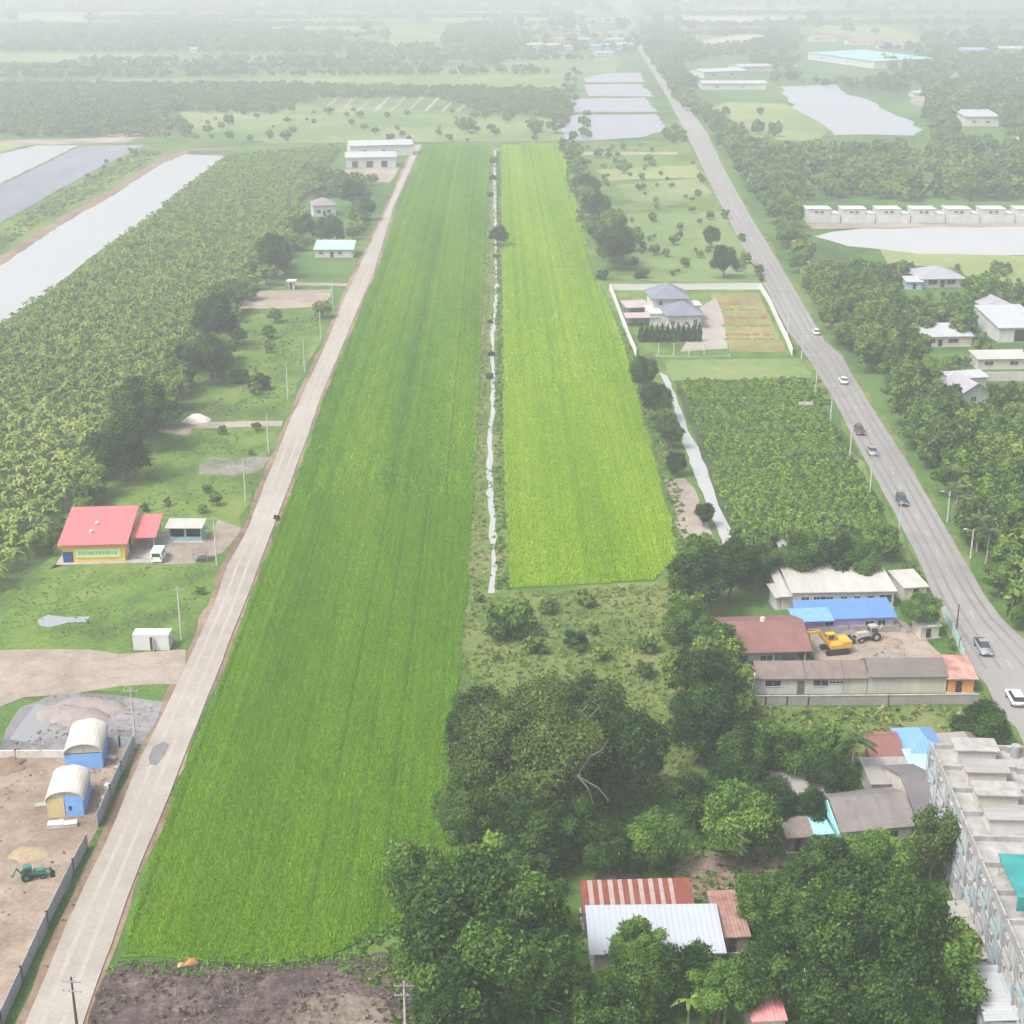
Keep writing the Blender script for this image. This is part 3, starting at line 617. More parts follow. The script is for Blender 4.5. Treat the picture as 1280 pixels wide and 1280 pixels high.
for i, (x, y, r, s) in enumerate([(805,468,20,'left end of the garden wall, above the ditch'),(822,500,22,'second from the garden wall along the right hand ditch'),(833,535,14,'halfway along the right hand ditch'),(845,578,14,'beside the bare bank of the right hand ditch'),(880,642,14,'on the bare dirt bank right of the yellow green paddy'),(768,305,26,'right of the far end of the yellow green paddy, the widest there'),(745,262,20,'beyond the widest tree by the far paddy edge'),(735,235,16,'near the far right corner of the paddy'),(905,325,18,'alone on the meadow left of the asphalt road'),(890,295,12,'behind the lone tree on the meadow by the asphalt road')]):
    tree(MED[(1,3,1,4)[i % 4]], x, y, r, 'dark tree '+s)
tree(SHRUB[1], 753, 344, 9, 'small dark conical bush left of the walled garden', 'bush', cat='bush')
tree(SHRUB[0], 802, 342, 10, 'small bush beyond the back wall of the walled garden', 'bush', cat='bush')
for i, (x, y) in enumerate([(617,200),(616,222),(613,243),(614,442),(612,470),(613,402),(619,320)]):
    tree(SHRUB[i % 2], x, y, (6,5,5,5,6,4,4)[i], 'tiny bush on the middle ditch, '+['at its far end','second from its far end','third from its far end','halfway along the paddies','just nearer than the halfway bush','level with the walled garden','just nearer than the lone tree'][i], 'bush', cat='bush')
tree(SHRUB[2], 250, 738, 8, 'small bush on the grass right of the white container', 'bush', cat='bush')
tree(SHRUB[1], 346, 647, 5, 'small dark bush on the paddy edge of the farm road', 'bush', cat='bush')
tree(SHRUB[1], 820, 1268, 22, 'dark bush at the bottom edge below the white roof', 'bush', cat='bush')
# ---- cypress row in the walled garden
for i in range(12):
    x = 801+i*6.6; p = P(x, 428-i*.1); t = thing('cypress', 'slim dark cypress in the clipped row before the two tiered house', 'tree', (p.x, p.y, 0), i, 'cypress row in front of the tiered house')
    for nm, me in (('crown', CONE.crown), ('trunk', CONE.trunk)):
        o = link_mesh(nm, me, t); h = prg.uniform(2.6,3.1); o.location = (0,0,h); o.scale = (1.15,1.15,h)
# ---- palms
PALM = []
for i in range(2):
    v, q, t = palm_np(200+i); k = Kind(); k.fr = np_mesh('fronds', v, q, [L_palm], t)
    mb = MB(); mb.tube((0,0,0),(.15,.1,3.5),.24,.17,7,False); mb.tube((.15,.1,3.5),(0,0,7.6),.17,.13,7,False)
    k.st = bpy.data.meshes.new('trunk'); k.st.from_pydata(mb.v, [], mb.f); k.st.materials.append(PALEBARK); PALM.append(k)
def palm(x, y, s, label, i=0, group=None):
    p = P(x, y); t = thing('palm_tree', label, 'palm tree', (p.x, p.y, 0), prg.uniform(0,6), group); t.scale = (s,s,s)
    link_mesh('fronds', PALM[i].fr, t); link_mesh('trunk', PALM[i].st, t)
palm(1064, 985, .95, 'palm tree with drooping fronds in the weeds left of the blue roof')
for i, (x, y) in enumerate([(1190,650),(1199,657),(1209,668),(1202,641),(1196,630),(1186,628),(1221,690),(1232,705)]):
    palm(x, y, .85, 'palm tree right of the asphalt road, '+['nearest to the kerb','second from the kerb','behind the nearest pair','beside the street lamp','beyond the street lamp','farthest and closest to the kerb','right of the street lamp','rightmost of the palms'][i], i % 2)
# ---- banana plants in the foreground
for i, (x, y, s, l) in enumerate([(880,1275,1.2,'at the bottom edge left of the pink roof'),(905,1290,1.3,'in front of the pink roof'),(860,1285,1.1,'left end of the foreground clump'),(925,1270,1.0,'right beside the pink roof'),(1108,1092,1.25,'with a pale leaf sticking up before the grey tiled house'),(1122,1108,1.1,'below the one with the pale upright leaf'),(1000,1165,1.2,'under the huge tree by the concrete pole')]):
    p = P(x, y); t = thing('banana_plant', 'banana plant '+l, 'banana plant', (p.x, p.y, 0), i*1.3); t.scale = (s*1.25,)*3
    link_mesh('leaf_crown', BAN[i % 4].leaf, t); link_mesh('stem', BAN[i % 4].stem, t)
# ---- banana grove
GROVE = [(-40,745),(-40,445),(0,415),(80,362),(150,306),(200,268),(284,200),(426,186),(388,238),(320,338),(270,408),(193,503),(98,608),(58,690),(0,740)]
g = scatter(GROVE, 2.45, 11)
g = [(x, y) for x, y in g if all((x-a)**2+(y-b)**2 > (r*.7)**2 for a, b, r in KEEP)]
def vis(x, y, m=6): a, b = px_of(x, y, 2); return -m < a < 1280+m and -m < b < 1280+m
g = [p for p in g if vis(*p, 25)]; g.sort(key=lambda p: p[1]); near = [p for p in g if vis(*p, -4)][:285]; ns = set(near)
zones = [(262, 'near the yellow building'), (310, 'beside the grassy plots'), (9999, 'further into the grove')]
for i, (x, y) in enumerate(near):
    t = link_mesh('banana_plant', BAN[i % 4].mesh); s = prg.uniform(.8,1.2); t.location = (x, y, 0); t.scale = (s,s,s*prg.uniform(.9,1.25)); t.rotation_euler.z = prg.uniform(0,6)
    tag(t, 'broad leaved banana plant in the dense near end of the grove', 'banana plant', 'banana plants at the near end of the grove')
merged('banana_grove', BAN, [(x, y, 0, prg.uniform(.8,1.2), prg.uniform(0,6), prg.randrange(4), prg.uniform(.9,1.25)) for x, y in g if (x, y) not in ns], [L_banana])
# ---- crop field beside the asphalt road
cv, cq, ct = [], [], []
for i in range(3):
    rs = np.random.RandomState(300+i); n = 42; d = rs.normal(size=(n,3)); d[:,2] = np.abs(d[:,2]); d /= np.linalg.norm(d,axis=1)[:,None]
    c = d*np.array([.75,.75,1.5])*rs.uniform(.6,1,(n,1))+np.array([0,0,.2]); nn = rs.normal(size=(n,3)); nn[:,2] += 1.2; nn /= np.linalg.norm(nn,axis=1)[:,None]
    v, q = leaf_quads(c, nn, rs.uniform(.26,.5,n), rs, 2.4); cv.append(v); cq.append(q); ct.append(np.repeat(rs.uniform(.2,.8,n),4))
CR = []
for v, q, t in zip(cv, cq, ct): k = Kind(); k.v, k.q, k.t = v, q, t; CR.append(k)
its = []
for x, y in scatter([(850,478),(1010,476),(1055,560),(1095,630),(1112,688),(930,688),(908,640),(876,550)], 1.3, 12, .25):
    if any(abs(px_of(x, y)[1]-g_) < 1.6 for g_ in (509,572,586,543,640)) or ((x+y*.1)*.42) % 1 < .3: continue
    its.append((x, y, 0, .8*prg.uniform(.8,1.2)*(1+.15*math.sin(x*.21+y*.05)*math.sin(y*.11)), prg.uniform(0,6), prg.randrange(3)))
merged('crop_rows', CR, its, [L_crop], rnd=.2)
# ---- weeds and undergrowth
WD = []
for i in range(3):
    rs = np.random.RandomState(330+i); n = 14; d = rs.normal(size=(n,3)); d[:,2] = np.abs(d[:,2])*.8; d /= np.linalg.norm(d,axis=1)[:,None]
    c = d*np.array([.6,.6,.5])*rs.uniform(.5,1,(n,1)); nn = rs.normal(size=(n,3)); nn[:,2] += 1.8; nn /= np.linalg.norm(nn,axis=1)[:,None]
    k = Kind(); k.v, k.q = leaf_quads(c, nn, rs.uniform(.2,.45,n), rs, 1.9); k.t = np.repeat(rs.uniform(.1,.9,n),4); WD.append(k)
NOWEED = [(246,575),(262,569),(342,568),(330,594),(300,600),(246,595)]
def weeds(name, poly, sp, seed, smin, smax, m=None, thr=-.2):
    its = []
    for x, y in scatter(poly, sp, seed, .8):
        f = math.sin(x*.23+seed)*math.sin(y*.17+2*seed)+.5*math.sin(x*.61-y*.43)
        if f > thr and not inside(NOWEED, *px_of(x, y)): its.append((x, y, 0, prg.uniform(smin, smax), prg.uniform(0,6), prg.randrange(3), prg.uniform(.7,1.5)))
    if its: merged(name, WD, its, [m or L_grass])
weeds('undergrowth', [(585,748),(638,742),(818,732),(868,740),(905,860),(940,960),(700,1000),(560,980),(572,870)], 1.0, 41, .3, 1.0, L_tuft, thr=-.9)
weeds('undergrowth', [(925,886),(1222,884),(1262,930),(1160,940),(1080,960),(930,1000)], 1.1, 42, .5, 1.3, thr=-.5)
weeds('undergrowth', [(480,1210),(560,1000),(760,980),(960,960),(1180,950),(1200,1100),(1290,1400),(560,1400),(500,1330)], 1.1, 43, .5, 1.2, L_mid, thr=-.4)
weeds('weed_tufts', [(0,800),(0,712),(60,712),(270,708),(215,800)], 1.0, 44, .2,.5, L_tuft, -.2)
weeds('weed_tufts', [(110,640),(200,545),(350,536),(320,600),(262,650),(160,640)], 1.2, 45, .2,.6, L_tuft, -.1)
weeds('weed_tufts', [(205,525),(290,392),(410,388),(350,522)], 1.3, 46, .2,.8, L_tuft, -.2)
weeds('bank_reeds', [(585,742),(608,742),(606,600),(610,420),(615,190),(613,181),(600,420)], 1.3, 47, .5,1.1, L_grass, -2)
weeds('bank_reeds', [(622,738),(636,738),(630,600),(627,420),(624,190),(620,190),(621,380),(618,600)], 1.1, 48, .6,1.2, L_mid, -2)
weeds('bank_reeds', [(770,400),(800,440),(840,560),(862,680),(846,700),(838,640),(805,520)], 1.3, 49, .5,1.3, L_grass, -1)
0 and weeds('bank_reeds', [(848,470),(836,500),(870,590),(905,680),(925,690),(900,620),(870,540)], 1.3, 50, .5,1.0, L_mid, -2)
weeds('verge_weeds', [(1010,470),(1030,480),(1060,560),(1140,700),(1215,850),(1200,850),(1120,700),(1050,580)], 1.3, 51, .6,1.4, L_mid, -.2)
weeds('verge_weeds', [(130,1215),(150,1203),(480,1190),(540,1150),(560,1200),(480,1240),(420,1212),(240,1222)], .6, 52, .3,.9, L_light, -2)
weeds('verge_weeds', [(440,1195),(560,1140),(562,1095),(500,1140),(430,1180)], .6, 62, .4,1.0, L_light, -2)
L_dead = mat_leaf('dead_brush_leaf', (.05,.035,.03), (.11,.08,.065), (.22,.17,.13), .1, .3)
L_deb = mat_leaf('debris_pieces', (.08,.06,.05), (.20,.16,.13), (.42,.38,.34), .05, .3)
weeds('dead_brush', [(105,1330),(125,1228),(150,1212),(480,1195),(545,1260),(540,1330)], .8, 63, .25,.8, L_dead, -.3)
weeds('debris', [(0,940),(20,900),(60,868),(150,872),(200,885),(150,935),(60,945)], .9, 68, .2,.6, L_deb, .0)
weeds('bank_reeds', [(604,742),(624,742),(620,600),(622,420),(626,350),(622,190),(614,190),(615,340),(610,500),(607,600)], 1.6, 69, .4,1.0, L_grass, .25)
weeds('debris', [(0,960),(60,958),(40,1040),(100,1060),(60,1130),(0,1200)], 1.6, 64, .15,.45, L_deb, .1)
weeds('debris', [(118,945),(165,940),(125,1030),(112,1030)], .9, 65, .2,.5, L_deb, -.5)
weeds('debris', [(845,1085),(960,1065),(975,1080),(900,1120)], .9, 66, .2,.6, L_deb, -.3)
weeds('debris', [(1060,780),(1145,790),(1170,828),(1060,828)], 1.2, 67, .2,.5, L_deb, .0)
weeds('verge_weeds', [(50,1230),(60,1160),(100,1080),(120,1075),(70,1180),(40,1260)], 1.0, 53, .25,.5, L_grass, .1)
weeds('verge_weeds', [(150,1130),(180,1075),(226,960),(270,852),(322,722),(380,569),(390,569),(330,722),(276,852),(236,960),(190,1075)], .9, 54, .2,.45, L_grass, -.3)
weeds('embankment_scrub', [(-40,345),(0,292),(60,250),(120,218),(180,187),(200,192),(130,236),(60,274),(0,310)], 2.2, 55, .8,1.8, L_grass, -.6)
# ---- rice: rows of blade tufts standing on the darker wet ground of the paddies
def rice(name, poly, sp, rs_, leafm, seed, h, gap=()):
    rs = np.random.RandomState(seed); W_ = [P(*p) for p in poly]; x0, x1 = min(p.x for p in W_), max(p.x for p in W_); y0, y1 = min(p.y for p in W_), max(p.y for p in W_)
    xs = np.arange(x0, x1+12, rs_); PX, PY, TT = [], [], []
    wx = np.array([p.x for p in W_]); wy = np.array([p.y for p in W_])
    for k_, x in enumerate(xs):
        ys = np.arange(y0, y1, sp)+rs.uniform(0, sp); X = x-ys*.011+rs.normal(size=len(ys))*rs_*.13; c = np.zeros(len(ys), bool); j = len(wx)-1
        for i in range(len(wx)):
            with np.errstate(divide='ignore', invalid='ignore'):
                c ^= ((wy[i] > ys) != (wy[j] > ys)) & (X < (wx[j]-wx[i])*(ys-wy[i])/(wy[j]-wy[i])+wx[i])
            j = i
        X, Y = X[c], ys[c]+rs.normal(size=c.sum())*sp*.2; PX.append(X); PY.append(Y)
        TT.append(.5+.10*rs.normal()+.10*np.sin(X*.33+Y*.012+seed)+.09*np.sin(Y*.035+X*.09)*np.sin(X*.15)+.06*np.sin(Y*.21)*np.sin(X*.7)+(0 if k_ % 9 else -.12))
    X, Y, T = np.concatenate(PX), np.concatenate(PY), np.concatenate(TT); n = len(X); nb = 8
    c = np.stack([np.repeat(X, nb)+rs.normal(size=n*nb)*rs_*.28, np.repeat(Y, nb)+rs.normal(size=n*nb)*sp*.28, np.full(n*nb, .18)], 1)
    a = rs.uniform(0, 6.28, n*nb); s = np.stack([np.cos(a), np.sin(a), np.zeros(n*nb)], 1)*(sp*.13); lean = rs.normal(size=(n*nb,3))*h*.35; lean[:,2] = h*rs.uniform(.7,1.2,n*nb)
    v = np.stack([c-s, c+s, c+lean+s*.35, c+lean-s*.35], 1).reshape(-1,3); q = np.arange(n*nb*4).reshape(-1,4)
    t = np.clip(np.repeat(np.repeat(T, nb)+rs.normal(size=n*nb)*.07, 4), 0, 1)
    me = np_mesh(name, v, q, [leafm], t); print(name, n*nb); return tag(link_mesh(name, me), kind='stuff')
LP_ = [(154,1197),(200,1196),(300,1205),(400,1200),(470,1170),(560,1120),(560,1000),(572,860),(583,740),(592,600),(600,420),(606,300),(612,182),(532,182),(499,259),(474,336),(436,428),(409,492),(382,569),(356,640),(327,721),(277,852),(234,960),(190,1070)]
RP_ = [(637,735),(700,732),(760,729),(818,725),(845,700),(839,660),(817,576),(799,509),(780,432),(756,375),(738,337),(724,272),(712,215),(704,182),(627,182),(629,334),(629,420),(631,600)]
def clip(poly, ya, yb):                       # keep the slice of a photo polygon between two rows
    out = []; n = len(poly)
    def cut(pl, y, keep):
        o = []
        for a, b in zip(pl, pl[1:]+pl[:1]):
            ka, kb = keep(a[1]), keep(b[1])
            if ka: o.append(a)
            if ka != kb: t = (y-a[1])/(b[1]-a[1]); o.append((a[0]+(b[0]-a[0])*t, y))
        return o
    return cut(cut(poly, ya, lambda v: v >= ya), yb, lambda v: v <= yb)
rice('rice_crop', clip(LP_, 620, 1300), .42, .42, L_rice, 1, .42)
rice('rice_crop', clip(LP_, 100, 620), .85, .6, L_rice, 2, .5)
rice('rice_crop', clip(RP_, 480, 800), .6, .5, L_rice2, 3, .42)
rice('rice_crop', clip(RP_, 100, 480), .95, .7, L_rice2, 4, .5)
# ---- woods: rows and belts, individual trees nearest, the rest one far wood
WOOD = []  # x, y, r, kind, zone
def wood(poly, sp, rmin, rmax, zone, seed, keep=1.0, kinds=(0,1,2,3,4)):
    r = random.Random(seed)
    for x, y in scatter(poly, sp, seed, .5):
        if r.random() < keep and all((x-a)**2+(y-b)**2 > (q*.8+1)**2 for a, b, q in KEEP) and vis(x, y, 30):
            WOOD.append((x, y, r.uniform(rmin, rmax), r.choice(kinds), zone))
Z = {
 'belt': ('tree in the thick belt right of the asphalt road', 'trees in the belt right of the asphalt road'),
 'houses': ('tree among the white houses beyond the roadside belt', 'trees among the houses on the right'),
 'lake': ('tree in the woods between the long white row of units and the lake', 'trees between the white units and the lake'),
 'grove_edge': ('tree in the dark line between banana grove and grassy plots', 'trees along the banana grove edge'),
 'ditch': ('tree in the line left of the meadow by the asphalt road', 'trees lining the far right edge of the paddy'),
 'centre': ('tree in the thicket between the foreground trees and the grey wall', 'trees in the central thicket'),
 'far': ('tree in the hazy distance', 'far trees'),
}
HP = [(1150,335,1208,362),(1128,348,1156,372),(1240,385,1300,432),(1156,414,1214,434),(1222,445,1300,470),(1165,470,1200,484),(1198,482,1240,510),(384,240,434,280),(1012,284,1300,324),(975,104,1156,172),(1003,255,1300,284),(1200,140,1252,166),(968,752,990,768),(1003,55,1095,94),(873,78,965,118),(226,58,250,72),(388,300,446,326)]
def clear(x, y, r):
    a, b = px_of(x, y, r); q = r*scale_at((x, y, r))*.8
    return not any(u-q*.6 < a < w_+q*.6 and v < b < z_+q for u, v, w_, z_ in HP)
wood([(1000,350),(1045,425),(1100,495),(1160,580),(1190,640),(1290,830),(1330,800),(1330,520),(1200,520),(1150,490),(1120,400),(1060,340)], 5.0, 2.6, 4.6, 'belt', 1, .8, (0,1,3,4,0,5))
wood([(880,150),(925,215),(955,265),(1000,345),(1060,340),(1040,325),(1010,330),(1000,285),(960,215),(900,150)], 7, 3, 5, 'belt', 2, .95, (0,1,3,4))
wood([(1110,400),(1330,395),(1330,520),(1200,510),(1150,480)], 7.5, 2.6, 4.2, 'houses', 3, .45, (0,2,4,5))
wood([(1040,330),(1150,335),(1140,360),(1210,368),(1330,392),(1330,400),(1120,410),(1070,370)], 7, 2.6, 4.4, 'houses', 4, .6, (0,1,2,4))
wood([(1020,288),(1060,300),(1130,318),(1090,335),(1040,330)], 7, 3.2, 5, 'houses', 5, .7, (1,3))
wood([(900,180),(1030,180),(1150,176),(1300,170),(1420,175),(1420,250),(1290,252),(1000,252),(960,225)], 8.5, 3, 5.2, 'lake', 6, .62, (0,1,3,4,2))
wood([(1050,110),(1085,118),(1110,130),(1160,150),(1150,170),(1300,165),(1300,140),(1200,130),(1120,108),(1070,100)], 10, 4.5, 7, 'lake', 7, .85)
wood([(190,500),(270,402),(322,335),(378,262),(392,250),(400,262),(345,345),(300,392),(280,470),(225,515),(150,600),(120,640),(98,620)], 5.2, 2.6, 4.2, 'grove_edge', 8, .8, (1,3,4,1))
wood([(20,720),(60,690),(110,610),(130,620),(70,700),(60,720)], 5, 1.6, 2.6, 'grove_edge', 9, .8, (1,3,0))
wood([(385,215),(430,228),(470,232),(450,300),(385,305),(350,350),(330,345),(375,265)], 7, 2.6, 4.0, 'grove_edge', 10, .8, (0,1,3,4))
wood([(225,515),(285,400),(405,392),(395,430),(345,515)], 12, 1.6, 3.2, 'grove_edge', 11, .5, (0,1,2))
wood([(706,190),(720,195),(740,262),(790,310),(798,345),(765,340),(735,300),(718,240)], 7, 3, 5, 'ditch', 12, .8, (1,3,0))
wood([(712,195),(850,190),(870,220),(730,230)], 16, 1.6, 3.4, 'ditch', 13, .4, (0,1,3))
wood([(800,275),(930,270),(960,352),(810,345)], 16, 1.3, 2.4, 'ditch', 14, .3, (0,1,3))
wood([(790,446),(812,446),(850,540),(868,600),(850,600),(825,540),(798,480)], 4.5, 1.8, 3.0, 'ditch', 15, .2, (1,3,4))
wood([(860,700),(925,690),(975,692),(970,760),(905,765),(915,870),(960,930),(1080,965),(1060,1000),(960,1000),(860,960),(850,860)], 6, 2.2, 4.0, 'centre', 16, .75, (0,1,3,4))
wood([(980,690),(1110,690),(1130,715),(980,708)], 4.5, 1.8, 2.8, 'centre', 17, .8, (0,1,3))
wood([(480,1180),(540,1060),(640,1060),(760,1100),(720,1140),(740,1300),(500,1330)], 7, 2.2, 3.6, 'centre', 18, .5, (0,1,3))
wood([(960,1100),(1190,1060),(1200,1180),(1240,1330),(900,1330),(940,1180)], 6.5, 2.2, 3.6, 'centre', 19, .6, (0,1,3,2))
# hedges and far woods
def fw(q, sp, a, b, seed, keep=.9): wood(q, sp, a*.62, b*.72, 'far', seed, keep*.85)
fw([(0,108),(330,108),(480,112),(700,116),(715,150),(700,150),(600,140),(540,122),(400,124),(330,145),(215,140),(200,172),(0,172)], 7, 3.4, 4.8, 21, 1.1)
fw([(200,158),(235,150),(240,172),(205,176)], 12, 5, 7, 22)
fw([(270,168),(300,162),(300,176),(272,178)], 14, 5, 7, 23, .7)
fw([(560,160),(700,150),(705,172),(570,176)], 22, 4, 7, 24, .35)
fw([(0,40),(330,44),(480,62),(700,68),(700,72),(300,68),(0,66)], 15, 6, 9, 25, .8)
fw([(0,84),(300,84),(520,76),(520,80),(300,94),(0,100)], 18, 5, 8, 26, .5)
fw([(560,34),(640,26),(650,60),(640,66),(550,60)], 13, 5, 7, 27, .7)
fw([(850,140),(835,108),(800,57),(830,60),(870,110),(885,150)], 11, 5, 7, 28, .9)
fw([(800,30),(850,36),(835,56),(900,62),(1000,44),(1000,60),(880,80),(820,75)], 14, 6, 9, 29, .7)
fw([(720,182),(736,178),(735,150),(728,130),(720,110),(725,90),(712,92),(700,130),(704,178)], 12, 3, 5, 30, .7)
fw([(930,82),(1010,62),(1000,104),(965,100)], 14, 5, 8, 31, .8)
fw([(1090,78),(1180,70),(1300,72),(1420,80),(1420,135),(1300,138),(1200,125),(1130,100)], 14, 5, 8, 32, .75)
fw([(1150,44),(1300,40),(1300,70),(1160,66)], 20, 6, 9, 33, .6)
fw([(840,158),(812,178),(840,180),(870,178),(850,165)], 9, 3, 5, 34, .7)
fw([(790,4),(1290,2),(1290,10),(1000,8),(900,8),(800,14)], 28, 8, 12, 35, .6)
fw([(0,-16),(760,-20),(760,10),(520,14),(340,18),(180,10),(0,16)], 34, 9, 14, 36, .55)
fw([(780,-20),(1290,-20),(1290,4),(790,4)], 36, 9, 14, 37, .5)
fw([(180,24),(330,38),(420,46),(420,56),(200,44)], 18, 6, 9, 38, .5)
fw([(590,78),(620,72),(625,82),(598,88)], 14, 6, 8, 39)
fw([(640,28),(800,30),(812,56),(790,72),(640,72)], 26, 5, 8, 40, .4)
fw([(1010,104),(1055,100),(1060,108),(1010,108)], 14, 4, 6, 41)
fw([(0,300),(60,262),(120,226),(180,188),(160,186),(60,250)], 12, 1.6, 3.0, 42, .25)
fw([(230,140),(700,140),(705,178),(230,178)], 10, 2, 5, 50, .2)
for i, (ya, yb, xa, xb) in enumerate([(90,84,0,560),(99,93,0,700),(80,76,100,740),(36,33,0,480),(48,46,20,470),(26,22,120,700),(16,14,0,700),(6,4,0,740),(66,60,860,1290),(34,30,820,1290),(46,43,840,1000),(84,80,1060,1290),(118,112,1160,1290),(20,18,800,1290)]):
    fw([(xa,ya),(xb,yb),(xb,yb-1.3),(xa,ya-1.3)], 7, 4, 7, 300+i, 1.0)
fw([(0,-10),(1290,-10),(1290,60),(0,60)], 42, 8, 14, 52, .1)
fw([(890,100),(1290,90),(1290,172),(890,172)], 14, 3, 7, 53, .3)
wood([(715,185),(860,180),(955,355),(790,350)], 9, .8, 2.0, 'ditch', 54, .3, (0,2,5))
wood([(215,535),(350,535),(262,645),(120,640)], 7, .7, 1.5, 'grove_edge', 55, .25, (0,2,5))
wood([(1100,330),(1330,335),(1330,520),(1180,520),(1120,420)], 5.5, .9, 2.0, 'houses', 56, .5, (0,2,3,4,5))
wood([(590,748),(830,735),(880,800),(900,900),(840,960),(600,850)], 4.5, .8, 1.9, 'centre', 57, .16, (0,1,3,4,5))
W = [t for t in WOOD if clear(t[0], t[1], t[2])]
W.sort(key=lambda t: -t[2]*scale_at((t[0], t[1], 2)))
W = [t for t in W if vis(t[0], t[1], 20)]
onscreen = [t for t in W if vis(t[0], t[1], -2)]; first = set(id(t) for t in onscreen[:255])
TONE = ('mid green', 'dark green', 'light green', 'pale green', 'leafy green', 'olive brown')
LAND = [(P(1175,350),'the grey hip roofed house'),(P(1185,430),'the long white roofed shed on the right'),(P(1215,500),'the small grey house on the right'),(P(1195,615),'the street lamp past the palms'),(P(1060,300),'the left end of the flooded lot'),(P(1270,420),'the big white warehouse on the right'),(P(1262,830),'the road bend by the apartment block'),(P(1055,477),'the white car'),(P(1127,629),'the dark car before the palms'),(P(225,530),'the white mound on the dirt driveway'),(P(355,378),'the pale square lot'),(P(408,262),'the small white hip roofed house'),(P(135,690),'the yellow building'),(P(418,312),'the mint green roof'),(P(840,380),'the two tiered house'),(P(925,880),'the left end of the grey boundary wall'),(P(980,700),'the white roofed house'),(P(1105,950),'the rusty red hut'),(P(608,1190),'the largest foreground tree'),(P(1085,1180),'the huge tree by the apartment block')]
ORD = ['nearest to','second nearest to','third nearest to','fourth nearest to','fifth nearest to','sixth nearest to']
cnt = {}; lab = {}
for t in sorted(onscreen[:255], key=lambda t: min((Vector((t[0],t[1],0))-l[0]).length for l in LAND)):
    dmin, nm = min(((Vector((t[0],t[1],0))-l[0]).length, l[1]) for l in LAND); key = (t[3], nm); c = cnt.get(key, 0)
    if c < 6 and dmin < 60: cnt[key] = c+1; lab[id(t)] = '%s tree %s %s' % (TONE[t[3]], ORD[c], nm)
rest = []
for t in W:
    x, y, r, k, zone = t
    if id(t) in first:
        o = link_mesh('tree', SM[k].mesh); h = prg.uniform(.85,1.15); o.location = (x, y, -SM[k].base*r*h); o.scale = (r, r, r*h); o.rotation_euler.z = prg.uniform(0,6)
        tag(o, lab.get(id(t)) or TONE[k]+' '+Z[zone][0], 'tree', Z[zone][1]+', '+TONE[k])
    else: rest.append((x, y, r*.97, r, prg.uniform(0,6), (k*7+int(x)) % 3, prg.uniform(.85,1.2)))
mid = [t for t in rest if t[1] < 620]; far = [t for t in rest if t[1] >= 620]
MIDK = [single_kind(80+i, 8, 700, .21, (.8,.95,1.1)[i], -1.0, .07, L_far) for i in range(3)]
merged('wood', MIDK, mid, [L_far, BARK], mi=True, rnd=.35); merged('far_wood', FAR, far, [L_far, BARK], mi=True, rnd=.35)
print('TREES individual', len(first), 'mid', len(mid), 'far', len(far), 'bananas', len(g))
# bare pale limbs that push out of the open side of the wide olive tree
q = [o for o in bpy.data.objects if o.name == 'broad_tree'][0]; mb = MB()
def toloc(px, py, dist_back):
    base = q.location; y = base.y-dist_back; v = P(px, py); d = (v-Vector((0,0,CAM_H))).normalized(); s = y/d.y
    w_ = Vector((0,0,CAM_H))+d*s-base; c, sn = math.cos(-q.rotation_euler.z), math.sin(-q.rotation_euler.z)
    return Vector((w_.x*c-w_.y*sn, w_.x*sn+w_.y*c, w_.z))
for path in [[(704,1000,6),(722,970,8.6),(738,945,10),(746,915,10.4)],[(722,970,8.6),(748,985,10),(762,1002,10.8)],[(708,992,7),(706,965,10),(712,945,11)],[(738,945,10),(752,938,10.6),(760,925,10.4)],[(722,970,8.6),(735,985,10.5),(742,1005,11)]]:
    pts = [toloc(*p) for p in path]
    for i, (a, b) in enumerate(zip(pts, pts[1:])): mb.tube(a, b, .11-.025*i, .085-.026*i, 6)
mb.build('bare_limbs', mat('bare_limb_bark', (.12,.105,.09), .9, scale=3), q)
# ================================================================== BUILDINGS
GLASS = mat('dark_window_glass', (.04,.05,.06), .15, spec=.6, scale=.3)
WHITE = mat('white_wall', (.57,.57,.56), .8, (.38,.375,.36), .8, .8, streak=(1,1,.2))
CREAM = mat('cream_wall', (.56,.53,.46), .85, (.36,.34,.29), .8, .8, streak=(1,1,.2))
FRAME = mat('window_frame', (.6,.6,.58), .6)
GREYT = mat('grey_tiles', (.23,.21,.205), .85, (.12,.105,.10), .8, .9, streak=(1,.25,1), stripe=(1,.35,.6))
BROWNT = mat('brown_tiles', (.235,.185,.17), .88, (.11,.085,.08), .7, 1, streak=(1,.3,1), stripe=(1,.35,.6))
MAROON = mat('maroon_tiles', (.24,.12,.11), .85, (.13,.07,.065), .7, .9, streak=(1,.3,1), stripe=(1,.35,.6))
WROOF = mat('white_sheet_roof', (.44,.46,.48), .5, (.31,.32,.33), .5, .9, streak=(1,.15,1), stripe=(0,.5,.5))
CREAMR = mat('cream_sheet_roof', (.48,.47,.44), .6, (.33,.32,.29), .5, .9, streak=(1,.15,1), stripe=(0,.5,.5))
GROOF = mat('grey_fibre_roof', (.36,.35,.34), .85, (.19,.18,.17), .7, 1, streak=(1,.2,1), stripe=(0,.4,.5))
BLUER = mat('blue_sheet_roof', (.11,.25,.56), .5, (.18,.32,.58), .5, .9, stripe=(0,.5,.5))
SLATE = mat('slate_blue_tiles', (.19,.205,.25), .7, (.14,.15,.19), .3, .8, stripe=(1,.35,.6))
RUST = mat('rusty_sheet', (.20,.07,.048), .85, (.32,.23,.20), .8, .6, stripe=(0,.4,.6))
CONCR = mat('weathered_concrete', (.45,.435,.41), .9, (.16,.155,.15), .7, .95, bump=.02)
TEAL = mat('teal_paint', (.04,.27,.26), .5, scale=.4)
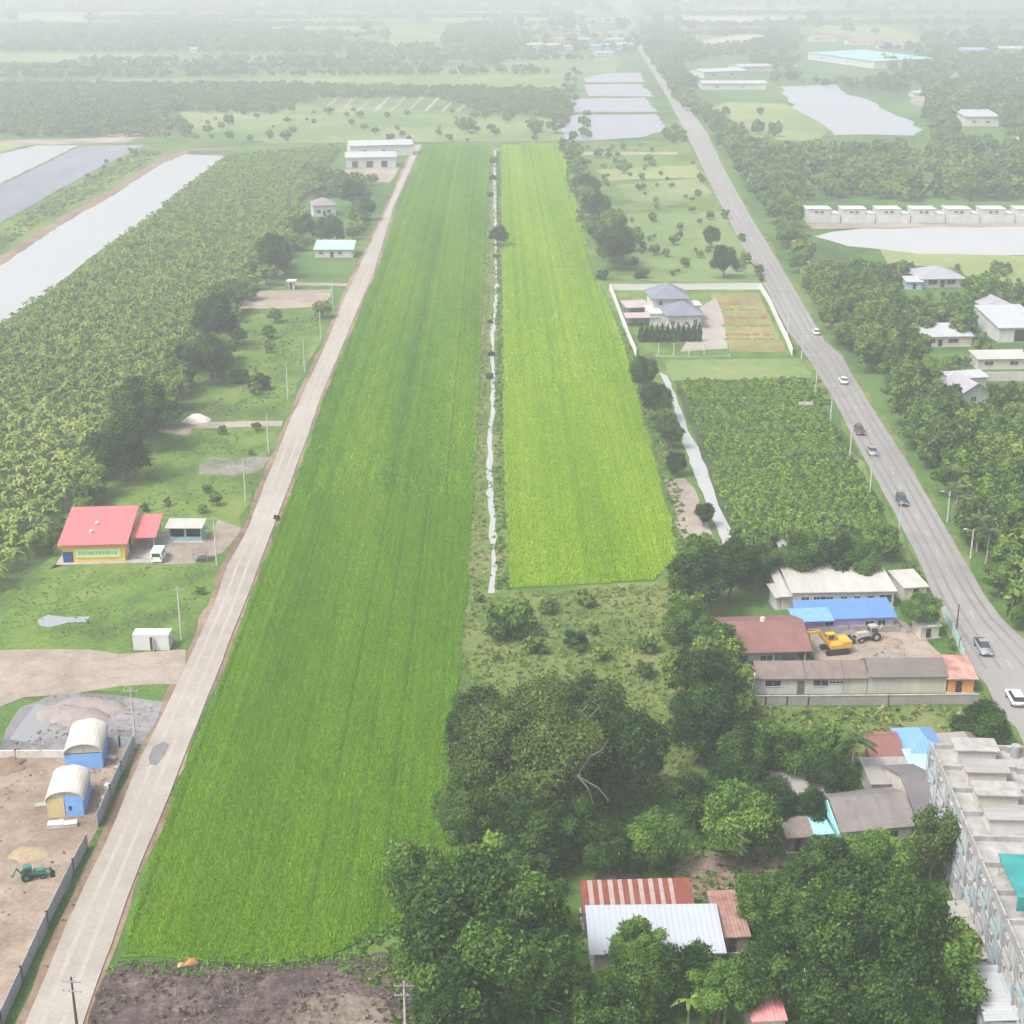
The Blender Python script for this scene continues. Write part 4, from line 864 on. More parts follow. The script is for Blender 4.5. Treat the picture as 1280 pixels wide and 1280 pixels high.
DARK = mat('dark_interior', (.035,.035,.035), .9)
GREYM = mat('galvanised_metal', (.42,.43,.45), .5, (.3,.31,.33), 1.2, .7, metal=.3)
BLACKR = mat('black_rubber', (.025,.025,.025), .8)
def site(pl, pr, z=0):
    a, b = P(*pl), P(*pr); d = b-a; return a, math.atan2(d.y, d.x), d.length
def gable(mb, x0, y0, x1, y1, z, rise, over=.4, th=.12, axis='x', cut=0):
    """pitched sheet roof with real thickness; ridge along axis"""
    x0 -= over; x1 += over; y0 -= over; y1 += over
    if axis == 'x':
        m = (y0+y1)/2
        mb.side([(y0,z),(m,z+rise),(y1,z),(y1,z+th),(m,z+rise+th),(y0,z+th)], x0, x1)
    else:
        m = (x0+x1)/2; pr = [(x0,z),(m,z+rise),(x1,z),(x1,z+th),(m,z+rise+th),(x0,z+th)]; n = 6
        mb.add([(p,y0,q) for p, q in pr]+[(p,y1,q) for p, q in pr], [(0,1,4,5),(1,2,3,4),(6,11,10,7),(7,10,9,8)]+[(i,(i+1)%n,n+(i+1)%n,n+i) for i in range(n)])
def shed(mb, x0, y0, x1, y1, zf, zb, over=.4, th=.12):      # mono pitch, zf at front, zb at back
    mb.side([(y0-over,zf),(y1+over,zb),(y1+over,zb+th),(y0-over,zf+th)], x0-over, x1+over)
def hip(mb, x0, y0, x1, y1, z, rise, over=.6):
    x0 -= over; x1 += over; y0 -= over; y1 += over; w_, d = x1-x0, y1-y0; m = min(w_, d)/2*.98
    if w_ >= d: a, b = (x0+m,(y0+y1)/2,z+rise), (x1-m,(y0+y1)/2,z+rise)
    else: a, b = ((x0+x1)/2,y0+m,z+rise), ((x0+x1)/2,y1-m,z+rise)
    v = [(x0,y0,z-.1),(x1,y0,z-.1),(x1,y1,z-.1),(x0,y1,z-.1),(x0,y0,z+.1),(x1,y0,z+.1),(x1,y1,z+.1),(x0,y1,z+.1),a,b]
    f = [(3,2,1,0),(0,1,5,4),(1,2,6,5),(2,3,7,6),(3,0,4,7)]
    f += [(4,5,9,8),(5,6,9),(6,7,8,9),(7,4,8)] if w_ >= d else [(4,5,8),(5,6,9,8),(6,7,9),(7,4,8,9)]
    mb.add(v, f)
def window(parent, x, z, w_, h, y=0, side='front', glass=None, frame=None, name='window', bars=1):
    """frame proud of the wall with a recessed pane; side = front (-y), left (-x) or right (+x, y is then the wall x)"""
    mb = MB(); g = MB(); t = .09
    def bx(m, a0, z0, a1, z1, o0, o1):
        if side == 'front': m.box(a0, y-o1, z0, a1, y-o0, z1)
        elif side == 'left': m.box(y-o1, a0, z0, y-o0, a1, z1)
        else: m.box(y+o0, a0, z0, y+o1, a1, z1)
    for a in (x, x+w_-t): bx(mb, a, z, a+t, z+h, .002, .09)
    for b in (z, z+h-t): bx(mb, x+t, b, x+w_-t, b+t, .002, .09)
    for i in range(bars): a = x+w_*(i+1)/(bars+1); bx(mb, a-.03, z+t, a+.03, z+h-t, .035, .08)
    bx(g, x+t, z+t, x+w_-t, z+h-t, .002, .03)
    f = mb.build(name, frame or FRAME, parent); g.build('pane', glass or GLASS, f); return f
def door(parent, x, w_, h, m, y=0, z=0, side='front'):
    mb = MB()
    if side == 'front': mb.box(x, y-.06, z, x+w_, y-.003, z+h)
    elif side == 'left': mb.box(y-.06, x, z, y-.003, x+w_, z+h)
    else: mb.box(y+.003, x, z, y+.06, x+w_, z+h)
    d = mb.build('door', m, parent); k = MB()
    if side == 'front': k.box(x+w_*.85, y-.1, z+.95, x+w_*.85+.05, y-.061, z+1.1); k.build('handle', GREYM, d)
    return d
def walls(parent, x0, y0, x1, y1, h, m, name='wall', z=0, plinth=None):
    mb = MB(); mb.box(x0, y0, z, x1, y1, z+h); return mb.build(name, m, parent)
def part(parent, name, m, *boxes):
    mb = MB()
    for b in boxes: mb.box(*b)
    return mb.build(name, m, parent)
def roofp(parent, m, fn, *a, name='roof', **k):
    mb = MB(); fn(mb, *a, **k); return mb.build(name, m, parent)
def house(name, label, pl, pr, depth, h, wm, rm, roof='hip', rise=1.6, over=.5, wins=(), doors=(), cat='house', axis='x', zb=None, sidewins=()):
    a, rz, w_ = site(pl, pr); t = thing(name, label, cat, a, rz); t['w'] = w_
    walls(t, 0, 0, w_, depth, h, wm)
    part(t, 'plinth', CONCR, (-.25,-.25,0,w_+.25,depth+.25,.12))
    if roof == 'hip': roofp(t, rm, hip, 0, 0, w_, depth, h, rise, over)
    elif roof == 'gable':
        if axis == 'x':
            for x in (0, w_-.15): 
                mb = MB(); mb.side([(0.02,h),(depth/2,h+rise-.06),(depth-.02,h)], x, x+.15); mb.build('gable', wm, t)
        else:
            for y in (0.0, depth-.15):
                mb = MB(); mb.add([(0.02,y,h),(w_-.02,y,h),(w_/2,y,h+rise-.06),(0.02,y+.15,h),(w_-.02,y+.15,h),(w_/2,y+.15,h+rise-.06)], [(0,1,2),(5,4,3),(0,3,4,1),(1,4,5,2),(2,5,3,0)]); mb.build('gable', wm, t)
        roofp(t, rm, gable, 0, 0, w_, depth, h, rise, over, .1, axis)
    elif roof == 'shed': roofp(t, rm, shed, 0, 0, w_, depth, h+.02, zb or h+rise, over)
    if roof == 'shed':
        z2 = (zb or h+rise); mb = MB()
        for x in (0, w_-.15): mb.side([(0,h),(depth,h),(depth,z2)], x, x+.15)
        mb.side([(depth-.15,h),(depth,h),(depth,z2-.03),(depth-.15,z2-.06)], .15, w_-.15); mb.build('gable', wm, t)
    for q in wins: window(t, q[0]*w_, q[1], q[2], q[3])
    for q in doors: door(t, q[0]*w_, q[1], q[2], q[3] if len(q) > 3 else DARK)
    for sd, q in sidewins: window(t, q[0]*depth, q[1], q[2], q[3], 0 if sd == 'left' else w_, sd)
    return t, w_

# --- yellow building with the big red roof ------------------------------------------------
a, rz, w_ = site((80,704), (157,702)); D = 12.5; YEL = mat('yellow_wall', (.72,.47,.10), .8, (.62,.40,.10), .3, .6)
t = thing('yellow_building', 'yellow shop building with a large red sheet roof and a dark blue corner', 'building', a, rz)
REDR = mat('red_sheet_roof', (.60,.14,.155), .5, (.46,.125,.13), .5, .9, streak=(1,.2,1), stripe=(0,.5,.4))
walls(t, 0, 0, w_, D, 3.4, YEL); part(t, 'plinth', M_sand if False else CONCR, (-1.2,-1.0,0,w_+7,D+.5,.14))
mb = MB(); mb.side([(0,3.4),(D,3.4),(D,5.4)], 0, .2); mb.side([(0,3.4),(D,3.4),(D,5.4)], w_-.2, w_); mb.build('gable', YEL, t)
roofp(t, REDR, shed, 0, 0, w_, D, 3.45, 5.5, .7, .16)
r = roofp(t, REDR, shed, w_+.95, 4, w_+4.6, D, 2.9, 4.0, .3, .12, name='side_roof')
for x, y in ((w_+4.4,4.2),(w_+4.4,9.5),(w_+4.4,12.2)): mb = MB(); mb.tube((x,y,.14),(x,y,2.9+(y-4)/11*1.2),.09); mb.build('post', GREYM, t)
part(t, 'blue_corner', mat('navy_panel', (.02,.06,.24), .6), (-.04,-.05,.14,1.7,-.003,2.1)); part(t, 'eave_band', mat('orange_trim', (.75,.42,.12)), (0,-.06,2.95,w_,-.003,3.38))
sg = part(t, 'sign', mat('pale_green_sign', (.42,.60,.30), .6, (.6,.66,.36), 1.2, .9), (2.2,-.14,.95,w_-.7,-.003,2.6))
mb = MB(); rs = random.Random(3); x = 2.7
while x < w_-1.6:                                    # faint green lettering, unreadable at this distance
    q = rs.uniform(.25,.5); mb.box(x, -.16, 1.5, x+q, -.141, 2.1); x += q+.15
mb.build('lettering', mat('green_lettering', (.22,.48,.22)), sg)
part(t, 'door', DARK, (w_+.003,4.5,.14,w_+.05,6.2,2.4))
for x, y in ((.47*w_,6.6),(.42*w_,3.6)): 
    z = 3.45+(y+.7)/(D+1.4)*2.05+.17; mb = MB(); mb.tube((x,y,z-.1),(x,y,z+.3),.28,.28,10); mb.tube((x,y,z+.3),(x,y,z+.6),.42,.12,10); mb.build('roof_vent', WHITE, t)
# --- teal kiosk, white van, roofed stand
a, rz, w_ = site((212,676), (252,676)); t = thing('teal_kiosk', 'small open fronted teal kiosk with a pale flat roof by the dirt yard', 'kiosk', a, rz)
KT = mat('pale_teal_paint', (.30,.55,.55), .6)
part(t, 'wall', KT, (0,2.6,0,w_,2.75,2.7), (0,0,0,.15,2.6,2.7), (w_-.15,0,0,w_,2.6,2.7), (.15,0,0,w_-.15,.12,.75))
part(t, 'post', KT, (w_*.47,0,.75,w_*.53,.14,2.5)); part(t, 'floor', CONCR, (-.4,-1.2,0,w_+.4,3,.1)); part(t, 'counter_shelf', DARK, (.15,1.9,.1,w_-.15,2.6,1.9))
roofp(t, CREAMR, shed, 0, -.5, w_, 2.8, 2.72, 3.0, .5, .14)
part(t, 'canopy', mat('faded_blue_cloth', (.20,.35,.45)), (w_+.16,1.0,1.7,w_+1.1,2.6,1.76)); 
a, rz, w_ = site((189,705), (208,705)); t = thing('white_van', 'white boxy delivery van parked between the yellow building and teal kiosk', 'van', a, rz)
WP = mat('white_car_paint', (.78,.79,.80), .3, (.74,.75,.76), 1, .5, spec=.5)
mb = MB(); mb.side([(0,.35),(0,2.15),(.15,2.3),(3.0,2.3),(3.25,2.2),(3.8,1.35),(4.5,1.15),(4.6,.9),(4.6,.35)], 0, 1.9); mb.build('body', WP, t, .05)
part(t, 'rear_window', GLASS, (.25,-.02,1.3,1.65,-.004,1.95)); part(t, 'side_window', GLASS, (1.903,.5,1.35,1.92,2.9,1.95)); part(t, 'side_window', GLASS, (-.02,.5,1.35,-.003,2.9,1.95))
for x in (-.02, 1.7):
    for y in (.9, 3.7): mb = MB(); mb.tube((x,y,.33),(x+.22,y,.33),.33,.33,14); wq = mb.build('wheel', BLACKR, t)
for x in (.1,1.6): part(t, 'tail_light', mat('red_light_cover', (.5,.03,.03), .3), (x,-.03,.9,x+.2,-.004,1.25))
a, rz, w_ = site((243,705), (260,703)); t = thing('food_stall', 'low brown roofed stall at the edge of the dirt yard', 'stall', a, rz)
roofp(t, mat('brown_canvas', (.22,.17,.16), .9), gable, 0, 0, w_, 2.2, 1.9, .35, .25, .06)
for x in (.05, w_-.1):
    for y in (.05, 2.1): mb = MB(); mb.tube((x,y,0),(x,y,1.92),.05); mb.build('post', GREYM, t)
part(t, 'table_top', GREYM, (.2,.4,.75,w_-.2,1.8,.8)); part(t, 'table_leg', GREYM, (.3,.6,0,.4,1.6,.75), (w_-.4,.6,0,w_-.3,1.6,.75))
# --- white container
a, rz, w_ = site((167,813), (212,813)); t = thing('container_cabin', 'white container cabin with a dark open doorway on the grass', 'cabin', a, rz)
WC = mat('white_container_steel', (.58,.60,.60), .6, (.48,.49,.48), .5, .7, stripe=(0,.28,.5))
walls(t, 0, 0, w_, 2.4, 2.5, WC); part(t, 'roof', WC, (-.04,-.04,2.5,w_+.04,2.44,2.58))
part(t, 'doorway', DARK, (w_*.47,-.03,.05,w_*.57,-.003,2.2)); part(t, 'door', WC, (w_*.57,-.6,.05,w_*.58,-.04,2.2))
part(t, 'skid', CONCR, (.3,.1,-.02,.6,2.3,.03)); window(t, .6, 1.2, .8, .8, w_, 'right')
# --- quonset tents on the construction yard
def tent(pl, pr, D, hw, label, seed, yellow):
    a, rz, w_ = site(pl, pr); t = thing('arched_tent', label, 'tent', a, rz); n = 14; mb = MB(); r = w_/2
    CL = mat('tent_cloth', (.54,.51,.47), .8, (.44,.40,.36), .5, .9, bump=.04)
    pr_ = [(r-math.cos(math.pi*i/n)*(r+.15), hw+math.sin(math.pi*i/n)*(r*.62)) for i in range(n+1)]
    pi_ = [(r-math.cos(math.pi*i/n)*(r+.03), hw+math.sin(math.pi*i/n)*(r*.62-.1)) for i in range(n+1)]
    ring = pr_+pi_[::-1]; k = len(ring)
    ys = [-.3+(D+.6)*j/6 for j in range(7)]
    for j in range(6):
        s0 = [(x, ys[j], z+(.05*math.sin(x*3+j) if j else 0)) for x, z in ring]; s1 = [(x, ys[j+1], z+.05*math.sin(x*3+j+1)) for x, z in ring]
        mb.add(s0+s1, [(i,(i+1)%k,k+(i+1)%k,k+i) for i in range(k)]+([list(range(k))[::-1]] if j == 0 else [])+([list(range(k,2*k))] if j == 5 else []))
    mb.build('canopy', CL, t)
    BL = mat('blue_tarp', (.14,.34,.72), .6, (.22,.42,.75), .8, .9, bump=.05); YL = mat('yellow_tarp', (.62,.50,.22), .7, (.5,.42,.25), 1.5, .9)
    if yellow:
        part(t, 'yellow_sheet', YL, (.1,-.12,0,w_*.48,-.06,hw+.3)); part(t, 'blue_sheet', BL, (w_*.5,-.14,0,w_-.05,-.06,hw+.5)); part(t, 'opening', DARK, (w_*.60,-.17,.9,w_*.68,-.145,1.5))
    else: part(t, 'blue_sheet', BL, (.0,-.14,0,w_,-.06,hw-.1))
    part(t, 'side_sheet', BL, (w_-.03,0,0,w_+.03,D,hw-.1)); part(t, 'side_sheet', YL if yellow else BL, (-.03,0,0,.03,D,hw-.1))
    mb = MB(); mb.add([(x,.02,z) for x, z in pi_]+[(x,.08,z) for x, z in pi_], [list(range(n+1)), list(range(n+1,2*n+2))[::-1]]); mb.build('end_wall', CL, t)
    for x in (.05, w_/2, w_-.05):
        mb = MB(); mb.tube((x,-.02,0),(x,-.02,hw+(.1 if x != w_/2 else r*.55)),.05); mb.build('pole', GREYM, t)
tent((83,963),(129,960), 6.5, 2.4, 'cream arched tent with a plain blue front, farther of the two tents', 1, False)
tent((60,1022),(106,1019), 6.0, 2.3, 'white arched tent with yellow and blue front, nearer of the two tents', 2, True)
# --- white house, factory, green roof and bits along the farm road
house('hip_roofed_house', 'small white house with a grey brown hip roof beside the banana grove', (392,271),(420,270), 10, 4.4, WHITE, mat('taupe_tiles', (.27,.23,.25), .85, (.2,.17,.18), .3, .7, stripe=(1,.35,.5)), rise=2.6, wins=[(.15,1.2,1.6,1.6),(.6,1.2,1.8,1.6)], doors=[(.43,1.1,2.3)])
t, w_ = house('white_factory', 'long white workshop with white metal roof at the far end of the farm road', (434,210),(495,209), 14, 5.0, WHITE, WROOF, 'shed', zb=6.0, over=.8, cat='workshop', doors=[(.1,3,3.2),(.4,3,3.2),(.7,3,3.2)])
house('white_factory', 'second white roofed workshop behind the long one at the farm road end', (438,196),(516,194), 16, 5.5, WHITE, WROOF, 'gable', rise=1.8, cat='workshop', wins=[(.2,2,2,1.4),(.5,2,2,1.4)])
house('green_roofed_house', 'low house with a mint green sheet roof left of the farm road', (394,322),(441,322), 9, 2.8, CREAM, mat('mint_sheet_roof', (.30,.52,.42), .6, (.36,.55,.46), .3, .7, stripe=(0,.5,.5)), 'shed', zb=4.4, wins=[(.1,1,1.6,1.2),(.6,1,1.6,1.2)], doors=[(.4,1.2,2.1)])
a, rz, w_ = site((361,362),(368,362)); t = thing('white_booth', 'tiny white flat roofed booth standing behind the pale square lot', 'booth', a, rz)
walls(t, 0,0,w_,2.2,2.6, WHITE); part(t, 'roof', WHITE, (-.6,-.6,2.6,w_+.6,2.8,2.8)); door(t, .3, .8, 2.0, GLASS)
def mound(name, label, cat, x, y, r, h, m, seed=1, kind=None, lump=.25, sx=1.4):
    p = P(x, y); rs = random.Random(seed); mb = MB(); n, k = 18, 6; vs = []
    ph = [rs.uniform(0,6) for _ in range(6)]
    for j in range(k):
        u = j/k
        for i in range(n):
            a = 2*math.pi*i/n; q = r*(1-u)*(1+lump*math.sin(a*2+ph[0])*.6+lump*math.sin(a*5+ph[1]+j)*.5)
            vs.append((math.cos(a)*q*sx, math.sin(a)*q, -.03+h*(1-(1-u)**2)*(1+lump*rs.uniform(-.5,.5))*(1 if j else 0)))
    vs.append((0,0,h)); fs = [(j*n+i, j*n+(i+1)%n, (j+1)*n+(i+1)%n, (j+1)*n+i) for j in range(k-1) for i in range(n)]+[((k-1)*n+i,(k-1)*n+(i+1)%n,k*n) for i in range(n)]
    mb.add(vs, fs); o = mb.build(name, m, smooth=True); o.location = (p.x, p.y, 0); o.rotation_euler.z = rs.uniform(0,.6); return tag(o, label, cat, kind=kind)
WPILE = mat('white_sand_pile', (.66,.63,.60), .95, (.52,.49,.46), 1, .8, bump=.1); GPILE = mat('grey_soil_pile', (.30,.26,.24), .95, (.20,.175,.165), .6, .8, bump=.15)
mound('sand_pile', 'white heap of sand on the dirt driveway by the grove edge trees', 'heap', 246, 527, 2.1, 1.8, WPILE, 1)
mound('sand_pile', 'pale heap at the end of the dirt track near the mint roof', 'heap', 342, 343, 2.6, 2.0, WPILE, 2)
for i, (x, y, r, h, l) in enumerate([(78,893,2.8,1.3,'leftmost grey soil heap beside the big puddle'),(100,898,3.0,1.5,'grey soil heap behind the farther tent'),(125,886,2.7,1.2,'grey soil heap between the tents and the utility pole'),(98,882,2.4,1.1,'farthest grey soil heap of the gravel yard')]):
    mound('soil_heap', l, 'heap', x, y, r, h, GPILE, 10+i)
mound('sand_pile', 'low pale yellow heap of sand beside the green machine', 'heap', 36, 1068, 1.9, .35, mat('yellow_sand', (.34,.27,.17), .95, scale=1.5, bump=.05), 5)
mound('rubble_heap', 'dark brown heap of rubble at the left photo edge near the tents', 'heap', 12, 958, 2.0, .7, mat('brown_rubble', (.16,.11,.08), .95, (.3,.22,.16), 2.5, .9, bump=.3), 6, lump=.5)
# --- low concrete wall, grey sheet fences along the farm road
def fence(name, label, pts, h, pm, postm, step=3.0, th=.06, cap=None, cat='fence', solid=True, px=True):
    W = [P(*p) for p in pts] if px else pts; t = thing(name, label, cat, W[0])
    mb = MB(); pm_ = MB(); cp = MB()
    for a, b in zip(W, W[1:]):
        a, b = a-W[0], b-W[0]; L = (b-a).length; k = max(1, round(L/step)); d = (b-a).normalized()
        mb.bar(a+d*.05+Vector((0,0,h/2+.02)), b-d*.05+Vector((0,0,h/2+.02)), th, h-.04)
        for j in range(k+1):
            q = a.lerp(b, j/k); pm_.box(q.x-.09, q.y-.09, 0, q.x+.09, q.y+.09, h+.12)
        if cap: cp.bar(a+Vector((0,0,h+.05)), b+Vector((0,0,h+.05)), th+.12, .1)
    mb.build('panel', pm, t); tag(pm_.build('post', postm, t), kind='stuff') if False else pm_.build('posts_row', postm, t)
    if cap: cp.build('coping', cap, t)
    return t
FSH = mat('grey_fence_sheet', (.36,.38,.42), .6, (.28,.29,.33), .6, .8, stripe=(1,.35,.6))
fence('metal_fence', 'long grey corrugated metal fence at the bottom left, nearest along the farm road', [(-12,1320),(2,1285),(28,1228),(60,1158),(92,1092),(109,1060)], 1.9, FSH, GREYM)
fence('metal_fence', 'grey metal fence beside the tents, ending at the utility pole', [(122,1034),(138,998),(152,968),(167,936)], 1.9, FSH, GREYM)
fence('block_wall', 'low pale concrete wall behind the tents at the left photo edge', [(-40,948),(20,947),(84,947)], 1.1, mat('pale_block_wall', (.62,.57,.52), .9, scale=.8), CONCR, cat='wall', th=.2, step=4)
fence('wire_fence', 'thin fence rail behind the farther tent, right up to the pole', [(128,934),(150,934),(167,934)], 1.5, FSH, GREYM)
# --- walled garden with the two tiered house
a, rz, w_ = site((815,412),(876,411)); t = thing('tiered_house', 'white two tiered house with slate blue hip roofs inside the walled garden', 'house', a, rz)
walls(t, 4.5, 0, w_, 10, 4.0, WHITE); roofp(t, SLATE, hip, 4.5, 0, w_, 10, 4.0, 3.0, .9)
walls(t, 1.8, 10.2, w_-2.2, 22, 6.6, WHITE, 'upper_wall'); roofp(t, SLATE, hip, 1.8, 10.2, w_-2.2, 22, 6.6, 3.4, .9, name='upper_roof')
walls(t, 0, 4, 4.3, 14, 3.6, WHITE, 'side_wall'); part(t, 'side_roof', WHITE, (-.3,3.7,3.6,4.4,14.3,3.8))
window(t, w_-2.2, .3, 1.2, 2.5); window(t, w_-4.6, 1.2, 1.1, 1.0); window(t, 5.2, 1.2, 1.3, 1.3); window(t, 3.2, 4.6, 1.4, 1.3, 10.2)
part(t, 'porch_slab', M_conc, (-1,-4,0,w_+2,-.05,.16)); part(t, 'porch_roof', WHITE, (w_-2,8.5,4.7,w_+1.8,15,4.9))
for i, (q, l, m_) in enumerate([(((783,396),(812,395)), 'mauve roofed carport left of the tiered house, the farther one', .0), (((783,409),(823,408)), 'mauve roofed carport left of the tiered house, the nearer one', .1)]):
    a, rz, w_ = site(*q); t = thing('carport', l, 'carport', a, rz); roofp(t, mat('mauve_sheet_roof', (.42,.33,.34), .7, (.34,.27,.28), .3, .7, stripe=(0,.5,.5)), shed, 0, 0, w_, 8 if i == 0 else 4.5, 2.6, 3.0, .2)
    for x in (.2, w_-.2):
        for y in (.2, 4.2): mb = MB(); mb.tube((x,y,0),(x,y,2.7),.09); mb.build('post', WHITE, t)
    part(t, 'back_wall', CREAM, (.3,4.3,0,w_-.3,4.45,2.4))
WW = mat('white_garden_wall', (.60,.60,.59), .8, (.6,.6,.58), .5, .6)
fence('garden_wall', 'white boundary wall round three sides of the garden with the tiered house', [(795,446),(786,425),(770,382),(763,364),(762,363),(950,362),(962,382),(972,405),(982,425),(990,445)], 1.9, WW, WW, cat='wall', th=.2, step=4, cap=WW)
fence('white_fence', 'low see through fence with white posts below the cypress row', [(820,446),(850,447),(878,447),(912,446)], .5, mat('faded_hedge_wire', (.30,.40,.24)), WW, cat='fence', step=8.5)
for i in range(4): 
    p = P(823+i*19, 444); t = thing('garden_post', 'tall white garden post, one of four in a line below the cypress row', 'post', p, 0, 'white posts below the cypress row')
    mb = MB(); mb.tube((0,0,0),(0,0,3.0),.14,.11,8); mb.build('shaft', WHITE, t); mb = MB(); mb.tube((0,0,3.0),(0,0,3.15),.2,.2,8); mb.build('cap', WHITE, t)
for i, (y, x0, x1) in enumerate([(381,897,928),(388,903,952),(398,906,958),(408,902,962),(419,905,966),(425,905,968)]):
    pa, pb = P(x0,y), P(x1,y); L = (pb-pa).length; its = []
    rs = random.Random(i); k = Kind
    mb = MB()
    for _ in range(int(L*4)):
        x = rs.uniform(0,L); yy = rs.uniform(-.8,.8); s = rs.uniform(.25,.5); mb.add([(x-s,yy,.05),(x,yy-s,.1),(x+s,yy,.05),(x,yy+s,.1),(x,yy,s*1.2)], [(0,1,4),(1,2,4),(2,3,4),(3,0,4)])
    o = mb.build('flower_bed', mat('rust_shrub', (.34,.10,.05), .9, (.14,.12,.05), .8, .9) if i % 2 == 0 else mat('olive_shrub', (.22,.17,.05), .9, (.10,.14,.04), .8, .9)); o.location = pa
    tag(o, kind='stuff')
# --- white roofed house + blue roofed lilac building + maroon house + long tiled row
t, w_ = house('white_roofed_house', 'house with a broad cream white sheet roof beyond the blue roofed building', (990,762),(1116,760), 12, 3.0, WHITE, CREAMR, 'shed', zb=3.9, over=.4,
    wins=[(.08,1.0,1.4,1.3),(.2,1.0,1.2,1.3),(.33,1.0,1.2,1.3),(.47,1,1.2,1.3),(.60,1,1.2,1.3),(.85,.9,2.2,1.6)], doors=[(.27,1.0,2.2),(.74,1,2.2)])
roofp(t, CREAMR, shed, -2.0, -.5, -.8, 10, 2.5, 3.5, .2, name='side_roof'); walls(t, -1.9, 0, -.1, 9.8, 2.45, CREAM, 'side_wall')
t, w_ = house('grey_roofed_annex', 'low annex with grey and white roof right behind the white roofed house', (985,722),(1057,719), 7, 2.9, CREAM, GROOF, 'shed', zb=3.9, wins=[(.2,1,1.5,1.2),(.6,1,1.5,1.2)], cat='annex')
part(t, 'roof_rail', WHITE, (0,-.3,3.2,w_*.7,-.1,4.1)); 
t, w_ = house('cream_shed', 'small shed with square cream roof beside the asphalt road', (1129,752),(1157,750), 6, 2.4, CREAM, CREAMR, 'shed', zb=2.9, over=.3, cat='shed', doors=[(.4,1,2.1)])
LIL = mat('lilac_wall', (.48,.40,.68), .8, (.42,.34,.6), .4, .6)
t, w_ = house('blue_roofed_building', 'long low building with sky blue sheet roof and lilac front wall', (1003,790),(1116,786), 5.0, 2.1, LIL, mat('sky_blue_sheet_roof', (.11,.23,.50), .6, (.08,.17,.38), .5, .9, stripe=(0,.5,.5)), 'shed', zb=2.9, over=.5, cat='building', wins=[(.24,.6,1.4,1.1),(.68,.7,1.6,.9),(.82,.6,1.4,1.1)])
part(t, 'roof_patch', mat('pale_blue_panel', (.45,.60,.78)), (w_*.42,1.5,3.28,w_*.5,4.6,3.34)) if False else None
roofp(t, mat('pale_blue_sheet', (.19,.36,.66), .5, stripe=(0,.5,.5)), shed, -1.6, -1.2, 4.4, 2.6, 2.3, 2.75, .2, name='front_roof')
a, rz, w_ = site((935,842),(1008,840)); t = thing('maroon_roofed_house', 'open sided house with a big maroon tiled roof left of the excavator', 'house', a, rz)
walls(t, 0, 1.5, w_*.42, 9, 2.8, CREAM); walls(t, w_*.43, 5, w_-.5, 12, 2.8, WHITE, 'back_wall'); part(t, 'floor', CONCR, (-2,-1,0,w_,14,.12))
mb = MB(); gable(mb, -2.6, 1.0, w_+.6, 13.5, 2.9, 2.2, .3, .14); mb.build('roof', MAROON, t)
for x in (-2.2, .2, w_*.45, w_-.1):
    mb = MB(); mb.tube((x,1.0,.1),(x,1.0,2.92),.14); mb.build('post', CONCR, t)
window(t, 2.0, 1.1, 2.0, 1.2, 1.5); door(t, 4.4, 1.0, 2.2, mat('green_door', (.10,.25,.22)), 1.5); part(t, 'window_shade', DARK, (w_*.47,4.9,1.0,w_*.7,4.99,2.3)); 
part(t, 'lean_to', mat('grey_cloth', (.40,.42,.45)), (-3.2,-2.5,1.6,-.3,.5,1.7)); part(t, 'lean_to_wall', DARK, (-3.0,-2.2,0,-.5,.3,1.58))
mb = MB(); mb.tube((w_*.40,7.4,5.1),(w_*.40,7.4,5.7),.5,.35,8); mb.build('roof_cap', CREAM, t)
a, rz, w_ = site((943,868),(1182,866)); t = thing('tiled_row_house', 'long single storey row with brown tiled roofs above the grey boundary wall', 'row house', a, rz)
segs = [(0,.26,BROWNT,1.7,WHITE),(.26,.46,BROWNT,1.7,WHITE),(.46,.585,BROWNT,1.7,CREAM),(.587,1.0,mat('dark_grey_tiles', (.19,.165,.15), .88, (.11,.095,.085), .25, .9, stripe=(1,.35,.6)),2.0,CREAM)]
for i, (u, v, rm, rise, wm) in enumerate(segs):
    x0, x1 = u*w_+.02, v*w_-.02; walls(t, x0, 0, x1, 5.2, 2.6 if i < 3 else 2.7, wm); mb = MB(); gable(mb, x0+.02, 0, x1-.02, 5.2, (2.62 if i < 3 else 2.76), rise*.75, .0 if False else .0, .14)
    mb.v = [(x, y+(y-2.6)*.16, z-(abs(y-2.6)>2.5)*.12) for x, y, z in mb.v]; mb.build('roof', rm, t)
for x, ww in ((.05,2.4),(.30,2.4)): window(t, x*w_, 1.2, ww, 1.1)
for x in (.38,.42): window(t, x*w_, 1.6, 1.2, .5)
door(t, .22*w_, 1, 2.1, mat('brown_door', (.2,.12,.08)))
t, w_ = house('rusty_roofed_shed', 'orange walled shed with rusty red roof at the right end of the row', (1184,866),(1216,866), 5.5, 2.3, mat('orange_wall', (.70,.28,.07), .8, (.6,.25,.08)), mat('red_rusted_sheet', (.30,.11,.085), .8, (.42,.28,.24), .55, .45, stripe=(0,.5,.5)), 'shed', zb=3.1, cat='shed', doors=[(.3,.9,1.9)])
fence('boundary_wall', 'grey concrete block wall in front of the long tiled row', [(930,882),(1010,882),(1110,881),(1222,880)], 1.5, mat('grey_block_wall', (.32,.30,.29), .9, (.22,.2,.19), .6, .9), CONCR, cat='wall', th=.18, step=3.2, cap=CONCR)
fence('boundary_wall', 'grey side wall running back from the left end of the tiled row', [(930,880),(918,840),(908,800)], 1.6, bpy.data.materials['grey_block_wall'], CONCR, cat='wall', th=.18)
